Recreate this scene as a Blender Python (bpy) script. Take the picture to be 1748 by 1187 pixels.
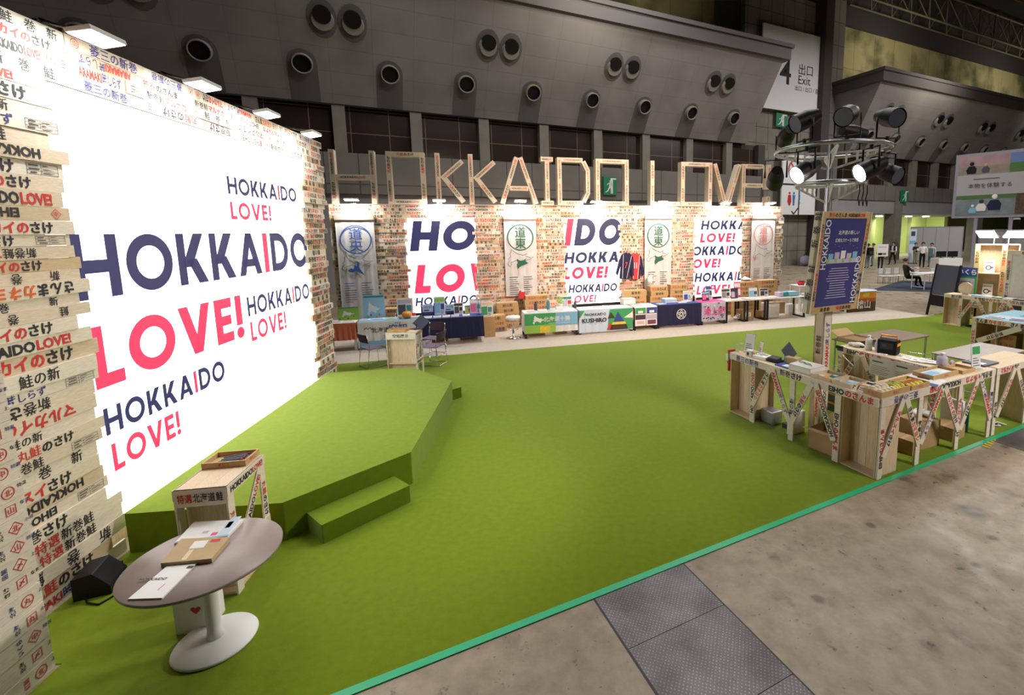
import bpy, math, random
from mathutils import Matrix, Vector
rnd = random.Random(11)
PI = math.pi
SC = bpy.context.scene
COL = SC.collection
for _o in list(bpy.data.objects): bpy.data.objects.remove(_o)

# ---------------------------------------------------------------- camera
FPX, CX, CY, PITCH, ROLL, CAMH = 818.2, 1028.4, 503.2, .1323, -.0101, 3.117
IW, IH = 1748.0, 1187.0
_up = Vector((math.sin(ROLL)*math.cos(PITCH), -math.cos(ROLL)*math.cos(PITCH), -math.sin(PITCH)))
_f = Vector((0, 0, 1)); _f = (_f - _up*_up.dot(_f)).normalized()
_r = _up.cross(_f)
if _r.x < 0: _r = -_r
RW = Matrix((_r, _f, _up))                      # world = RW @ (right, down, forward) of the camera
cam = bpy.data.cameras.new('camera'); cam_o = bpy.data.objects.new('camera', cam); COL.objects.link(cam_o)
cam.sensor_width = 36.0; cam.sensor_fit = 'HORIZONTAL'
cam.lens = FPX/IW*36.0
cam.shift_x = (IW/2-CX)/IW; cam.shift_y = (CY-IH/2)/IW
cam.clip_start = .05; cam.clip_end = 400
rx, ry, rz = RW @ Vector((1, 0, 0)), RW @ Vector((0, -1, 0)), RW @ Vector((0, 0, -1))
cam_o.matrix_world = Matrix(((rx.x, ry.x, rz.x, 0), (rx.y, ry.y, rz.y, 0), (rx.z, ry.z, rz.z, CAMH), (0, 0, 0, 1)))
SC.camera = cam_o

# ---------------------------------------------------------------- exposure, world, hall lamps
SC.view_settings.view_transform = 'Standard'; SC.view_settings.look = 'None'
SC.view_settings.gamma = 1.0; SC.view_settings.use_curve_mapping = False
SC.view_settings.exposure = 0.0
W = bpy.data.worlds.new('hall_air'); SC.world = W; W.use_nodes = True
W.node_tree.nodes['Background'].inputs[0].default_value = (.55, .6, .7, 1)
W.node_tree.nodes['Background'].inputs[1].default_value = .015

def area(name, loc, size, power, col=(1, .97, .92), direction=(0, 0, -1), sy=None, spread=PI):
    l = bpy.data.lights.new(name, 'AREA'); l.energy = power; l.size = size; l.color = col; l.spread = spread
    if sy: l.shape = 'RECTANGLE'; l.size_y = sy
    o = bpy.data.objects.new(name, l); COL.objects.link(o); o.location = loc
    o.rotation_euler = Vector(direction).to_track_quat('-Z', 'Y').to_euler()
    return o
for (x, y, p) in ((0, 13, 800), (5, 14, 900), (13, 20, 900), (-7, 20, 300), (26, 30, 2400), (34, 20, 2600), (6, 26, 700)):
    area('hall_ceiling_lamp', (x, y, 18.5), 3.0, p)
area('hall_spotlight', (7, 1, 11), 1.0, 175, (1, .73, .56), (-7.8, 15.5, -7.3), spread=.62)      # hall spots aimed at the letters and the long wall
area('hall_spotlight', (10, 3, 11), 1.0, 130, (1, .73, .56), (-7.5, 14.2, -7.6), spread=.62)
area('hall_spotlight', (13, -2, 10), 3.5, 120, (1, .93, .84), (-7.0, 9.0, -8.6), spread=.75)  # and at the crate counters
for _x, _p in ((-22, 260), (12, 300), (34, 300)):   # added fill lights, standing in for ambient light on the upper hall wall
    area('upper_wall_fill', Vector((17.07, 41.39, 0))+Vector((.8895, .4568, 0))*_x-Vector((-.4568, .8895, 0))*9+Vector((0, 0, 15.5)), 2.5, _p, (1, .93, .75), (-.4568, .8895, .42), spread=1.9)

# ---------------------------------------------------------------- frames of reference on the floor
class Fr:                                        # local x along the line, local y away from the viewer's side
    def __init__(s, o, a):
        s.o = Vector((o[0], o[1], 0)); s.a = a; s.rz = PI/2-a
        s.u = Vector((math.sin(a), math.cos(a), 0)); s.n = Vector((-math.cos(a), math.sin(a), 0))
    def w(s, x, y=0, z=0): return s.o + s.u*x + s.n*y + Vector((0, 0, z))
    def loc(s, P):
        d = Vector(P)-s.o; return Vector((d.dot(s.u), d.dot(s.n), P[2]))
LF = Fr((-4.819, 4.348), -.1513)                 # video wall
BF = Fr((-8.007, 14.275), 1.2734)                # long display wall
CF = Fr((-1.842, 2.879), 1.0963)                 # booth edge / counters
HF = Fr((17.07, 41.39), 1.0963)                  # hall wall
def ray(px, py): return RW @ Vector(((px-CX)/FPX, (py-CY)/FPX, 1))
def at(px, py, z=0.0):                           # the point of the photo's pixel at height z
    d = ray(px, py); t = (z-CAMH)/d.z; return Vector((0, 0, CAMH)) + d*t

# ---------------------------------------------------------------- materials
MATS = {}
def mk(name, col, rough=.6, metal=0.0, emit=0.0, ecol=None, var=0.0, sc=8.0, island=None, grain=None, sheen=0.0, bump=0.0, alpha=1.0, trans=0.0, spec=.5):
    m = bpy.data.materials.new(name); m.use_nodes = True; nt = m.node_tree; b = nt.nodes['Principled BSDF']
    b.inputs['Roughness'].default_value = rough; b.inputs['Metallic'].default_value = metal
    b.inputs['Base Color'].default_value = (*col, 1); b.inputs['Specular IOR Level'].default_value = spec
    if sheen: b.inputs['Sheen Weight'].default_value = sheen; b.inputs['Sheen Roughness'].default_value = .5
    if trans: b.inputs['Transmission Weight'].default_value = trans
    if alpha < 1: b.inputs['Alpha'].default_value = alpha
    if emit:
        b.inputs['Emission Color'].default_value = (*(ecol or col), 1); b.inputs['Emission Strength'].default_value = emit
    L = nt.links
    tc = nt.nodes.new('ShaderNodeTexCoord'); last = None
    def noise(scale, vec=None, detail=3):
        n = nt.nodes.new('ShaderNodeTexNoise'); n.inputs['Scale'].default_value = scale; n.inputs['Detail'].default_value = detail
        L.new(vec or tc.outputs['Object'], n.inputs['Vector']); return n
    if island:
        g = nt.nodes.new('ShaderNodeNewGeometry'); r = nt.nodes.new('ShaderNodeValToRGB')
        L.new(g.outputs['Random Per Island'], r.inputs[0])
        els = r.color_ramp.elements
        els[0].position = 0; els[0].color = (*island[0], 1); els[1].position = 1; els[1].color = (*island[-1], 1)
        for i, c in enumerate(island[1:-1]):
            e = els.new((i+1)/(len(island)-1)); e.color = (*c, 1)
        last = r.outputs[0]
    if grain:
        mp = nt.nodes.new('ShaderNodeMapping'); mp.inputs['Scale'].default_value = grain
        L.new(tc.outputs['Object'], mp.inputs['Vector'])
        n = noise(6, mp.outputs[0], 4); var = var or .25
    elif var: n = noise(sc)
    if var:
        mx = nt.nodes.new('ShaderNodeMixRGB'); mx.blend_type = 'MULTIPLY'; mx.inputs[0].default_value = 1
        r2 = nt.nodes.new('ShaderNodeMapRange'); r2.inputs[1].default_value = .3; r2.inputs[2].default_value = .7
        r2.inputs[3].default_value = 1-var; r2.inputs[4].default_value = 1+var*.4
        L.new(n.outputs[0], r2.inputs[0]); L.new(r2.outputs[0], mx.inputs[2])
        if last: L.new(last, mx.inputs[1])
        else: mx.inputs[1].default_value = (*col, 1)
        last = mx.outputs[0]
    if last: L.new(last, b.inputs['Base Color'])
    if bump:
        nb = noise(sc*6); bp = nt.nodes.new('ShaderNodeBump'); bp.inputs['Strength'].default_value = bump; bp.inputs['Distance'].default_value = .01
        L.new(nb.outputs[0], bp.inputs['Height']); L.new(bp.outputs[0], b.inputs['Normal'])
    MATS[name] = m; return m
WOODS = [(.74, .63, .49), (.80, .71, .59), (.66, .52, .37), (.77, .67, .54), (.82, .75, .64), (.58, .40, .21), (.78, .69, .56)]
mk('plank', (.7, .56, .4), .65, island=WOODS, grain=(3, 25, 25), var=.16)
mk('crate_wood', (.6, .42, .22), .65, island=[(.50, .34, .16), (.62, .45, .25), (.56, .36, .15), (.66, .50, .30)], grain=(3, 25, 25), var=.2)
mk('pine', (.74, .58, .39), .55, island=[(.72, .56, .37), (.80, .66, .47), (.70, .52, .32), (.78, .62, .44)], grain=(14, 14, 1.2), var=.18)
mk('ink_k', (.018, .018, .022), .7); mk('ink_r', (.60, .035, .03), .7); mk('ink_b', (.035, .04, .22), .7); mk('ink_o', (.72, .12, .02), .7); mk('ink_g', (.05, .05, .055), .7)
mk('gap', (.012, .01, .009), .9)
mk('white', (.8, .8, .8), .5); mk('offwhite', (.70, .68, .64), .6, var=.08); mk('black', (.008, .008, .009), .5, spec=.25); mk('dark', (.03, .03, .033), .6)
mk('greymetal', (.45, .46, .5), .35, .8); mk('chrome', (.7, .7, .72), .15, 1.0); mk('blackmetal', (.015, .015, .016), .4, .3)
mk('carpet_green', (.166, .238, .006), .95, var=.10, sc=14, sheen=.13, bump=.15, spec=.1)
mk('carpet_beige', (.56, .49, .41), .95, var=.08, sc=10, sheen=.1, bump=.12, spec=.1)
mk('tape_green', (.02, .50, .22), .4)
mk('carton', (.42, .27, .13), .8, var=.12, sc=3); mk('carton_in', (.28, .17, .08), .85)
mk('navy_cloth', (.010, .012, .055), .85, var=.12, sc=20); mk('paper', (.82, .81, .80), .7); mk('paper_b', (.60, .70, .85), .7)
mk('led_white', (1, 1, 1), .5, emit=2.5); mk('screen_white', (1, 1, 1), .5, emit=1.35); mk('led_navy', (0, 0, 0), .5, emit=1.0, ecol=(.032, .034, .125)); mk('led_pink', (0, 0, 0), .5, emit=1.0, ecol=(1.0, .055, .15))
mk('lamp_glow', (1, 1, 1), .5, emit=14.0, ecol=(1, .98, .95))
mk('skin', (.55, .33, .22), .6)

# ---------------------------------------------------------------- lettering cache
_TXT = {}
def glyphs(s, off=.018):
    if any('\u4e00' <= ch <= '\u9fff' for ch in s): off = min(off, .010)
    k = (s, off)
    if k not in _TXT:
        c = bpy.data.curves.new('lettering', 'FONT'); c.body = s; c.size = 1; c.resolution_u = 2; c.offset = off
        o = bpy.data.objects.new('lettering', c); COL.objects.link(o); bpy.context.view_layer.update()
        me = bpy.data.meshes.new_from_object(o.evaluated_get(bpy.context.evaluated_depsgraph_get()))
        vs = [(v.co.x, v.co.y) for v in me.vertices]; fs = [tuple(p.vertices) for p in me.polygons]
        bpy.data.objects.remove(o); bpy.data.curves.remove(c); bpy.data.meshes.remove(me)
        x0 = min(v[0] for v in vs); w = max(v[0] for v in vs)-x0
        _TXT[k] = ([(x-x0, y) for x, y in vs], fs, w)
    return _TXT[k]
def pl(o, ux, uy):                               # a plane's matrix: origin, x axis, y axis
    ux = Vector(ux).normalized(); uy = Vector(uy).normalized(); uz = ux.cross(uy)
    return Matrix(((ux.x, uy.x, uz.x, o[0]), (ux.y, uy.y, uz.y, o[1]), (ux.z, uy.z, uz.z, o[2]), (0, 0, 0, 1)))
def front(x, y, z): return pl((x, y, z), (1, 0, 0), (0, 0, 1))

# geometric capitals of the big screens, height 1: convex pieces
def _cap(ch, t):
    R = lambda x0, y0, x1, y1: [(x0, y0), (x1, y0), (x1, y1), (x0, y1)]
    def par(x0, y0, x1, y1, h): return [(x0-h/2, y0), (x0+h/2, y0), (x1+h/2, y1), (x1-h/2, y1)]
    def ring(cx, a0, a1, n, r=.5):
        out = []
        for i in range(n):
            a, b = a0+(a1-a0)*i/n, a0+(a1-a0)*(i+1)/n
            out.append([(cx+r*math.cos(a), .5+r*math.sin(a)), (cx+r*math.cos(b), .5+r*math.sin(b)), (cx+(r-t)*math.cos(b), .5+(r-t)*math.sin(b)), (cx+(r-t)*math.cos(a), .5+(r-t)*math.sin(a))])
        return out
    if ch == 'H': return [R(0, 0, t, 1), R(.80-t, 0, .80, 1), R(t, .5-t/2, .80-t, .5+t/2)], .80
    if ch == 'O': return ring(.5, 0, 2*PI, 40), 1.0
    if ch == 'K':
        h = t*1.35
        return [R(0, 0, t, 1), par(t+.02, .34, .74-h/2, 1, h), par(t+.16, .50, .78-h/2, 0, h)], .78
    if ch == 'A':
        h = t*1.12; return [par(h/2, 0, .45, 1, h), par(.9-h/2, 0, .45, 1, h), R(.2, .2, .7, .2+t*.9)], .9
    if ch == 'V':
        h = t*1.12; return [par(h/2, 1, .43, 0, h), par(.86-h/2, 1, .43, 0, h)], .86
    if ch == 'I': return [R(0, 0, t, 1)], t
    if ch == 'D': return [R(0, 0, t, 1), R(t, 0, .34, t), R(t, 1-t, .34, 1)] + ring(.34, -PI/2, PI/2, 22), .84
    if ch == 'L': return [R(0, 0, t, 1), R(t, 0, .52, t)], .52
    if ch == 'E': return [R(0, 0, t, 1), R(t, 0, .56, t), R(t, 1-t, .56, 1), R(t, .5-t/2, .52, .5+t/2)], .56
    if ch == '!':
        c = [(t/2+t*.62*math.cos(a*PI/8), t*.55+t*.62*math.sin(a*PI/8)) for a in range(16)]
        return [R(0, .3, t, 1), c], t
def caps(word, h, width, t, shear=0.0):          # pieces of a word of height h fitted to a width
    gl = [_cap(c, t) for c in word]
    nat = sum(g[1] for g in gl); n1 = max(1, len(word)-1)
    kx = max(.9, min(1.18, (width/h-.14*n1)/nat)); gap = (width/h-nat*kx)/n1
    out = []; x = 0
    for ch, (ps, w) in zip(word, gl):
        for p in ps: out.append((ch, [((x+a*kx+b*shear)*h, b*h) for a, b in p]))
        x += w*kx+gap
    return out
def clip(poly, x0, x1, y0, y1):
    for ax, lim, sgn in ((0, x0, 1), (0, x1, -1), (1, y0, 1), (1, y1, -1)):
        res = []
        for i in range(len(poly)):
            a, b = poly[i-1], poly[i]
            da, db = sgn*(a[ax]-lim), sgn*(b[ax]-lim)
            if (da >= 0) != (db >= 0):
                t = da/(da-db); res.append((a[0]+(b[0]-a[0])*t, a[1]+(b[1]-a[1])*t))
            if db >= 0: res.append(b)
        poly = res
        if len(poly) < 3: return []
    return poly

# ---------------------------------------------------------------- mesh builder
class MB:
    def __init__(s): s.v = []; s.f = []; s.m = []; s.sm = []; s.names = []; s.M = None
    def add(s, vs, fs, mat, M=None, smooth=False):
        b = len(s.v)
        if M is not None: vs = [M @ Vector(v) for v in vs]
        if s.M is not None: vs = [s.M @ Vector(v) for v in vs]
        s.v.extend(tuple(v) for v in vs)
        if mat not in s.names: s.names.append(mat)
        i = s.names.index(mat)
        for f in fs: s.f.append(tuple(b+k for k in f)); s.m.append(i); s.sm.append(smooth)
        return s
    def box(s, x0, x1, y0, y1, z0, z1, mat, M=None, skip=()):
        vs = [(x0, y0, z0), (x1, y0, z0), (x1, y1, z0), (x0, y1, z0), (x0, y0, z1), (x1, y0, z1), (x1, y1, z1), (x0, y1, z1)]
        fs = [(0, 3, 2, 1), (4, 5, 6, 7), (0, 1, 5, 4), (1, 2, 6, 5), (2, 3, 7, 6), (3, 0, 4, 7)]
        return s.add(vs, [f for i, f in enumerate(fs) if i not in skip], mat, M)
    def beam(s, p, q, w, t, mat, n=(0, -1, 0)):   # a board from p to q, width w across, its face looking along n, thickness t behind the face
        p, q, n = Vector(p), Vector(q), Vector(n).normalized()
        u = (q-p).normalized(); k = n.cross(u).normalized()
        L = (q-p).length
        M = Matrix(((u.x, k.x, n.x, p.x), (u.y, k.y, n.y, p.y), (u.z, k.z, n.z, p.z), (0, 0, 0, 1)))
        s.box(0, L, -w/2, w/2, -t, 0, mat, M); return M
    def poly(s, pts, mat, M=None): return s.add([(p[0], p[1], p[2] if len(p) > 2 else 0) for p in pts], [tuple(range(len(pts)))], mat, M)
    def prism(s, pts, h, mat, M=None, mat2=None):
        n = len(pts); vs = [(x, y, 0) for x, y in pts]+[(x, y, h) for x, y in pts]
        s.add(vs, [tuple(range(n))[::-1], tuple(range(n, 2*n))], mat, M)
        return s.add(vs, [(i, (i+1) % n, n+(i+1) % n, n+i) for i in range(n)], mat2 or mat, M)
    def cyl(s, p, q, r, mat, n=14, r2=None, smooth=True, cap=True):
        p, q = Vector(p), Vector(q); u = (q-p).normalized()
        a = u.orthogonal().normalized(); b = u.cross(a); r2 = r if r2 is None else r2
        c = [(math.cos(2*PI*i/n), math.sin(2*PI*i/n)) for i in range(n)]
        vs = [p+(a*x+b*y)*r for x, y in c]+[q+(a*x+b*y)*r2 for x, y in c]
        s.add(vs, [(i, (i+1) % n, n+(i+1) % n, n+i) for i in range(n)], mat, smooth=smooth)
        if cap: s.add(vs, [tuple(range(n))[::-1], tuple(range(n, 2*n))], mat)
        return s
    def lathe(s, prof, mat, n=32, c=(0, 0, 0), M=None, smooth=True):
        vs = []; fs = []
        for r, z in prof:
            for i in range(n): vs.append((c[0]+r*math.cos(2*PI*i/n), c[1]+r*math.sin(2*PI*i/n), c[2]+z))
        for k in range(len(prof)-1):
            for i in range(n): fs.append((k*n+i, k*n+(i+1) % n, (k+1)*n+(i+1) % n, (k+1)*n+i))
        if prof[0][0] > 1e-4: fs.append(tuple(range(n))[::-1])
        if prof[-1][0] > 1e-4: fs.append(tuple(range((len(prof)-1)*n, len(prof)*n)))
        return s.add(vs, fs, mat, M, smooth)
    def tube(s, pts, r, mat, n=8, closed=False):
        pts = [Vector(p) for p in pts]; k = len(pts); vs = []
        for i, p in enumerate(pts):
            a = pts[i-1] if (i or closed) else p; b = pts[(i+1) % k] if (i < k-1 or closed) else p
            t = (b-a).normalized()
            ref = Vector((0, 0, 1)) if abs(t.z) < .92 else Vector((1, 0, 0))
            x = t.cross(ref).normalized(); y = t.cross(x)
            vs += [p+(x*math.cos(2*PI*j/n)+y*math.sin(2*PI*j/n))*r for j in range(n)]
        fs = []
        for i in range(k if closed else k-1):
            for j in range(n):
                a, b = i*n, ((i+1) % k)*n
                fs.append((a+j, a+(j+1) % n, b+(j+1) % n, b+j))
        if not closed: fs += [tuple(range(n))[::-1], tuple(range((k-1)*n, k*n))]
        return s.add(vs, fs, mat, smooth=True)
    def ball(s, c, r, mat, n=14, sq=(1, 1, 1)):
        m = n//2; pr = [(r*math.sin(PI*i/m), -r*math.cos(PI*i/m)) for i in range(m+1)]
        M = Matrix.Translation(c) @ Matrix.Diagonal((*sq, 1))
        return s.lathe(pr, mat, n, M=M)
    def text(s, segs, M, h, maxw=None, align='c', off=.018, flip=False):   # h = size of a full character
        if isinstance(segs, tuple): segs = [segs]
        g = [(glyphs(t, off), m) for t, m in segs]
        gap = .12*h
        w = sum(x[0][2] for x in g)*h+gap*(len(g)-1); kx = 1.0
        if maxw and w > maxw: kx = maxw/w; w = maxw
        x = {'c': -w/2, 'l': 0, 'r': -w}[align]
        R = M @ Matrix.Rotation(PI, 4, 'Z') if flip else M
        for (vs, fs, gw), m in g:
            s.add([(x+a*h*kx, (b-.38)*h, 0) for a, b in vs], fs, m, R); x += (gw*h+gap)*kx
        return w
    def ring(s, M, r, t, mat, n=24, mode='circle'):
        if mode == 'circle': o = [(math.cos(2*PI*i/n), math.sin(2*PI*i/n)) for i in range(n)]
        else: o = [(1.15, 0), (0, 1.15), (-1.15, 0), (0, -1.15)] if mode == 'diamond' else [(-.8, -.8), (.8, -.8), (.8, .8), (-.8, .8)]
        n = len(o); vs = [(x*r, y*r, 0) for x, y in o]+[(x*(r-t), y*(r-t), 0) for x, y in o]
        return s.add(vs, [(i, (i+1) % n, n+(i+1) % n, n+i) for i in range(n)], mat, M)
    def build(s, name, parent=None, loc=None, rz=None, bevel=0.0):
        me = bpy.data.meshes.new(name); me.from_pydata(s.v, [], s.f)
        for n in s.names: me.materials.append(MATS[n])
        me.polygons.foreach_set('material_index', s.m); me.polygons.foreach_set('use_smooth', s.sm)
        me.update()
        o = bpy.data.objects.new(name, me); COL.objects.link(o)
        if parent: o.parent = parent
        if loc is not None: o.location = loc
        if rz is not None: o.rotation_euler = (0, 0, rz)
        if bevel:
            b = o.modifiers.new('edge', 'BEVEL'); b.width = bevel; b.segments = 2; b.limit_method = 'ANGLE'
        return o
def thing(name, label, cat, loc=(0, 0, 0), rz=0.0, group=None):
    o = bpy.data.objects.new(name, None); COL.objects.link(o); o.empty_display_size = .1
    o.location = loc; o.rotation_euler = (0, 0, rz); o['label'] = label; o['category'] = cat
    if group: o['group'] = group
    return o
def tag(o, label, cat, group=None, kind=None):
    o['label'] = label; o['category'] = cat
    if group: o['group'] = group
    if kind: o['kind'] = kind
    return o
def struct(name, mb, loc=None, rz=None):
    o = mb.build(name, None, loc, rz); o['kind'] = 'structure'; return o
def dup(root, loc, rz, label, group=None):
    r = root.copy(); COL.objects.link(r); r.location = loc; r.rotation_euler = (0, 0, rz); r['label'] = label
    if group: r['group'] = group
    for ch in list(root.children):
        c = ch.copy(); COL.objects.link(c); c.parent = r
        for g in list(ch.children):
            d = g.copy(); COL.objects.link(d); d.parent = c
    return r

# ---------------------------------------------------------------- printed crate boards
K, R_, B_, O_ = 'ink_k', 'ink_r', 'ink_b', 'ink_o'
PRINTS = [[('新巻鮭', K)], [('丸鮭', R_), ('のさけ', K)], [('HOKKAIDO', K), ('LOVE!', R_)], [('ARAMAKI', R_), ('時しらず', B_)], [('EIHO', K), ('のさんま', R_)],
          [('マルスイ', R_), ('さけ', K)], [('菱三の新巻', B_)], [('さんま', K), ('カネヨシ', O_)], [('マルカイの', R_), ('さけ', K)], [('鮭', K), ('の新', K)],
          [('新巻', K), ('さけ', K)], [('新巻鮭', K), ('マルナカ', R_)], [('笹谷', R_), ('のさんま', K)], [('特選', R_), ('新巻鮭', K)], [('鮭', K), ('巻', K), ('新', K)]]
MARK = '山中根鮭丸大〆北'
def stamp(mb, M, r, mode=None, ink=R_):
    mode = mode or rnd.choice(['circle', 'circle', 'diamond', 'square'])
    mb.ring(M, r, r*.14, ink, 18, mode); mb.text((rnd.choice(MARK), ink), M, r*1.15, off=.03)
def docket(mb, M, w, h):                         # a printed slip of ruled lines
    t = h*.04
    for k in range(4): mb.add([(0, k*h/3-t/2, 0), (w, k*h/3-t/2, 0), (w, k*h/3+t/2, 0), (0, k*h/3+t/2, 0)], [(0, 1, 2, 3)], 'ink_g', M)
    for x in (0, w*.45, w): mb.add([(x-t/2, 0, 0), (x+t/2, 0, 0), (x+t/2, h, 0), (x-t/2, h, 0)], [(0, 1, 2, 3)], 'ink_g', M)
    for k in range(3):
        a = w*rnd.uniform(.04, .1); b = w*rnd.uniform(.25, .4); y = h*(k+.5)/3
        mb.add([(a, y-t*1.5, 0), (b, y-t*1.5, 0), (b, y+t*1.5, 0), (a, y+t*1.5, 0)], [(0, 1, 2, 3)], 'ink_g', M)
        mb.add([(w*.5, y-t, 0), (w*rnd.uniform(.6, .95), y-t, 0), (w*rnd.uniform(.6, .95), y+t, 0), (w*.5, y+t, 0)], [(0, 1, 2, 3)], 'ink_g', M)
def plank_print(mb, M, L, h):                    # M: left end, mid height of the board's face
    T = lambda x: M @ Matrix.Translation((x, 0, .003))
    segs = rnd.choice(PRINTS); flip = rnd.random() < .35; s = h*rnd.uniform(.80, .96)
    x = L/2; mw = L*.86; k = rnd.random()
    if k < .28 and L > .5:
        side = rnd.choice((0, 1)); docket(mb, T(L*.04 if side == 0 else L*.76) @ Matrix.Translation((0, -h*.36, 0)), L*.2, h*.72)
        x = L*.6 if side == 0 else L*.38; mw = L*.64
    elif k < .5 and L > .4:
        side = rnd.choice((0, 1)); stamp(mb, T(L*.1 if side == 0 else L*.9), h*.36); x = L*.58 if side == 0 else L*.42; mw = L*.66
    if len(segs) == 1 and len(segs[0][0]) == 3 or len(segs) == 3:   # widely spaced brush characters
        chars = ''.join(a for a, _ in segs); m = segs[0][1]
        for i, ch in enumerate(chars): mb.text((ch, m), T(x+(i-1)*(mw*.36)*(-1 if flip else 1)), s, off=.04, flip=flip)
    else: mb.text(segs, T(x), s, mw, off=.036, flip=flip)
def planks(mb, rows, y=0.0, jag=.09, tmin=.014, tmax=.034, Lr=(.5, .85), printed=True, wood='plank'):
    """rows: list of (z0, z1, [(xa, xb, jag_a, jag_b), ...]); boards fill each span, faces looking along -y."""
    for z0, z1, spans in rows:
        for xa, xb, ja, jb in spans:
            x = xa+(rnd.uniform(-jag, jag) if ja else 0); xe = xb+(rnd.uniform(-jag, jag) if jb else 0)
            while x < xe-.02:
                L = rnd.uniform(*Lr)
                if xe-(x+L) < Lr[0]*.6: L = xe-x
                t = rnd.uniform(tmin, tmax)
                mb.box(x+.002, x+L-.002, y-t, y, z0+.001, z1-.001, wood)
                if printed and L > .18: plank_print(mb, front(x, y-t, (z0+z1)/2), L, z1-z0)
                x += L
def rows_of(z0, z1, spanf, lo=.085, hi=.125):
    out = []; z = z0
    while z < z1-.01:
        h = rnd.uniform(lo, hi)
        if z1-(z+h) < lo*.7: h = z1-z
        out.append((z, z+h, spanf(z+h/2))); z += h
    return out
# ================================================================ SETTING: floor, carpets, hall
nt = None
def floor_mat():
    m = mk('concrete_floor', (.24, .205, .17), .42, spec=.45); nt = m.node_tree; L = nt.links; b = nt.nodes['Principled BSDF']
    tc = nt.nodes.new('ShaderNodeTexCoord')
    def nz(s, d=6, r=.6):
        n = nt.nodes.new('ShaderNodeTexNoise'); n.inputs['Scale'].default_value = s; n.inputs['Detail'].default_value = d; n.inputs['Roughness'].default_value = r
        L.new(tc.outputs['Object'], n.inputs['Vector']); return n.outputs[0]
    def ramp(src, p0, p1, c0, c1):
        r = nt.nodes.new('ShaderNodeValToRGB'); r.color_ramp.elements[0].position = p0; r.color_ramp.elements[1].position = p1
        r.color_ramp.elements[0].color = (*c0, 1); r.color_ramp.elements[1].color = (*c1, 1); L.new(src, r.inputs[0]); return r.outputs[0]
    def mul(a, b_, f=1.0):
        x = nt.nodes.new('ShaderNodeMixRGB'); x.blend_type = 'MULTIPLY'; x.inputs[0].default_value = f; L.new(a, x.inputs[1]); L.new(b_, x.inputs[2]); return x.outputs[0]
    c = ramp(nz(.9, 8), .3, .7, (.15, .118, .082), (.225, .186, .14))
    c = mul(c, ramp(nz(5, 8, .7), .28, .6, (.72, .70, .68), (1.08, 1.08, 1.08)))
    c = mul(c, ramp(nz(1.7, 5), .60, .72, (1, 1, 1), (.40, .38, .38)))
    c = mul(c, ramp(nz(6, 3), .66, .72, (1, 1, 1), (.40, .38, .38)))
    c = mul(c, ramp(nz(16, 2), .70, .74, (1, 1, 1), (.35, .34, .34)))
    c = mul(c, ramp(nz(22, 2), .27, .24, (1, 1, 1), (1.9, 1.9, 1.9)))
    for sc_, th, dk in ((1.15, .21, .40), (2.6, .17, .45), (.55, .15, .5)):          # oil and tyre spots
        v = nt.nodes.new('ShaderNodeTexVoronoi'); v.inputs['Scale'].default_value = sc_; wv = nt.nodes.new('ShaderNodeMixRGB'); wv.inputs[0].default_value = .08
        n2 = nt.nodes.new('ShaderNodeTexNoise'); n2.inputs['Scale'].default_value = 4; n2.inputs['Detail'].default_value = 5; L.new(tc.outputs['Object'], n2.inputs[0])
        L.new(tc.outputs['Object'], wv.inputs[1]); L.new(n2.outputs[1], wv.inputs[2]); L.new(wv.outputs[0], v.inputs['Vector'])
        c = mul(c, ramp(v.outputs['Distance'], th*.5, th, (dk, dk*.97, dk*.95), (1, 1, 1)))
    L.new(c, b.inputs['Base Color'])
    L.new(ramp(nz(3, 5), .3, .7, (.32, .32, .32), (.6, .6, .6)), b.inputs['Roughness'])
floor_mat()
def plate_mat():  # worn raised pattern
    m = mk('checker_plate', (.17, .165, .175), .5, .35); nt = m.node_tree; L = nt.links; b = nt.nodes['Principled BSDF']
    tc = nt.nodes.new('ShaderNodeTexCoord'); mp = nt.nodes.new('ShaderNodeMapping'); mp.inputs['Rotation'].default_value = (0, 0, PI/4); mp.inputs['Scale'].default_value = (28, 28, 28)
    L.new(tc.outputs['Object'], mp.inputs[0]); ck = nt.nodes.new('ShaderNodeTexChecker'); ck.inputs['Scale'].default_value = 1; L.new(mp.outputs[0], ck.inputs['Vector'])
    w1 = nt.nodes.new('ShaderNodeTexVoronoi'); w1.inputs['Scale'].default_value = 1.4; w1.inputs['Randomness'].default_value = .15; L.new(mp.outputs[0], w1.inputs['Vector'])
    r = nt.nodes.new('ShaderNodeValToRGB'); r.color_ramp.elements[0].position = .08; r.color_ramp.elements[0].color = (.36, .34, .34, 1); r.color_ramp.elements[1].position = .3; r.color_ramp.elements[1].color = (.135, .13, .14, 1)
    L.new(w1.outputs['Distance'], r.inputs[0])
    n = nt.nodes.new('ShaderNodeTexNoise'); n.inputs['Scale'].default_value = 2.2; n.inputs['Detail'].default_value = 6; L.new(tc.outputs['Object'], n.inputs[0])
    r2 = nt.nodes.new('ShaderNodeValToRGB'); r2.color_ramp.elements[0].position = .35; r2.color_ramp.elements[0].color = (.62, .58, .58, 1); r2.color_ramp.elements[1].position = .65; r2.color_ramp.elements[1].color = (1.2, 1.15, 1.2, 1)
    L.new(n.outputs[0], r2.inputs[0])
    mx = nt.nodes.new('ShaderNodeMixRGB'); mx.blend_type = 'MULTIPLY'; mx.inputs[0].default_value = 1; L.new(r.outputs[0], mx.inputs[1]); L.new(r2.outputs[0], mx.inputs[2]); L.new(mx.outputs[0], b.inputs['Base Color'])
    bp = nt.nodes.new('ShaderNodeBump'); bp.inputs['Strength'].default_value = .4; bp.inputs['Distance'].default_value = .004; L.new(w1.outputs['Distance'], bp.inputs['Height']); L.new(bp.outputs[0], b.inputs['Normal'])
plate_mat()
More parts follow.
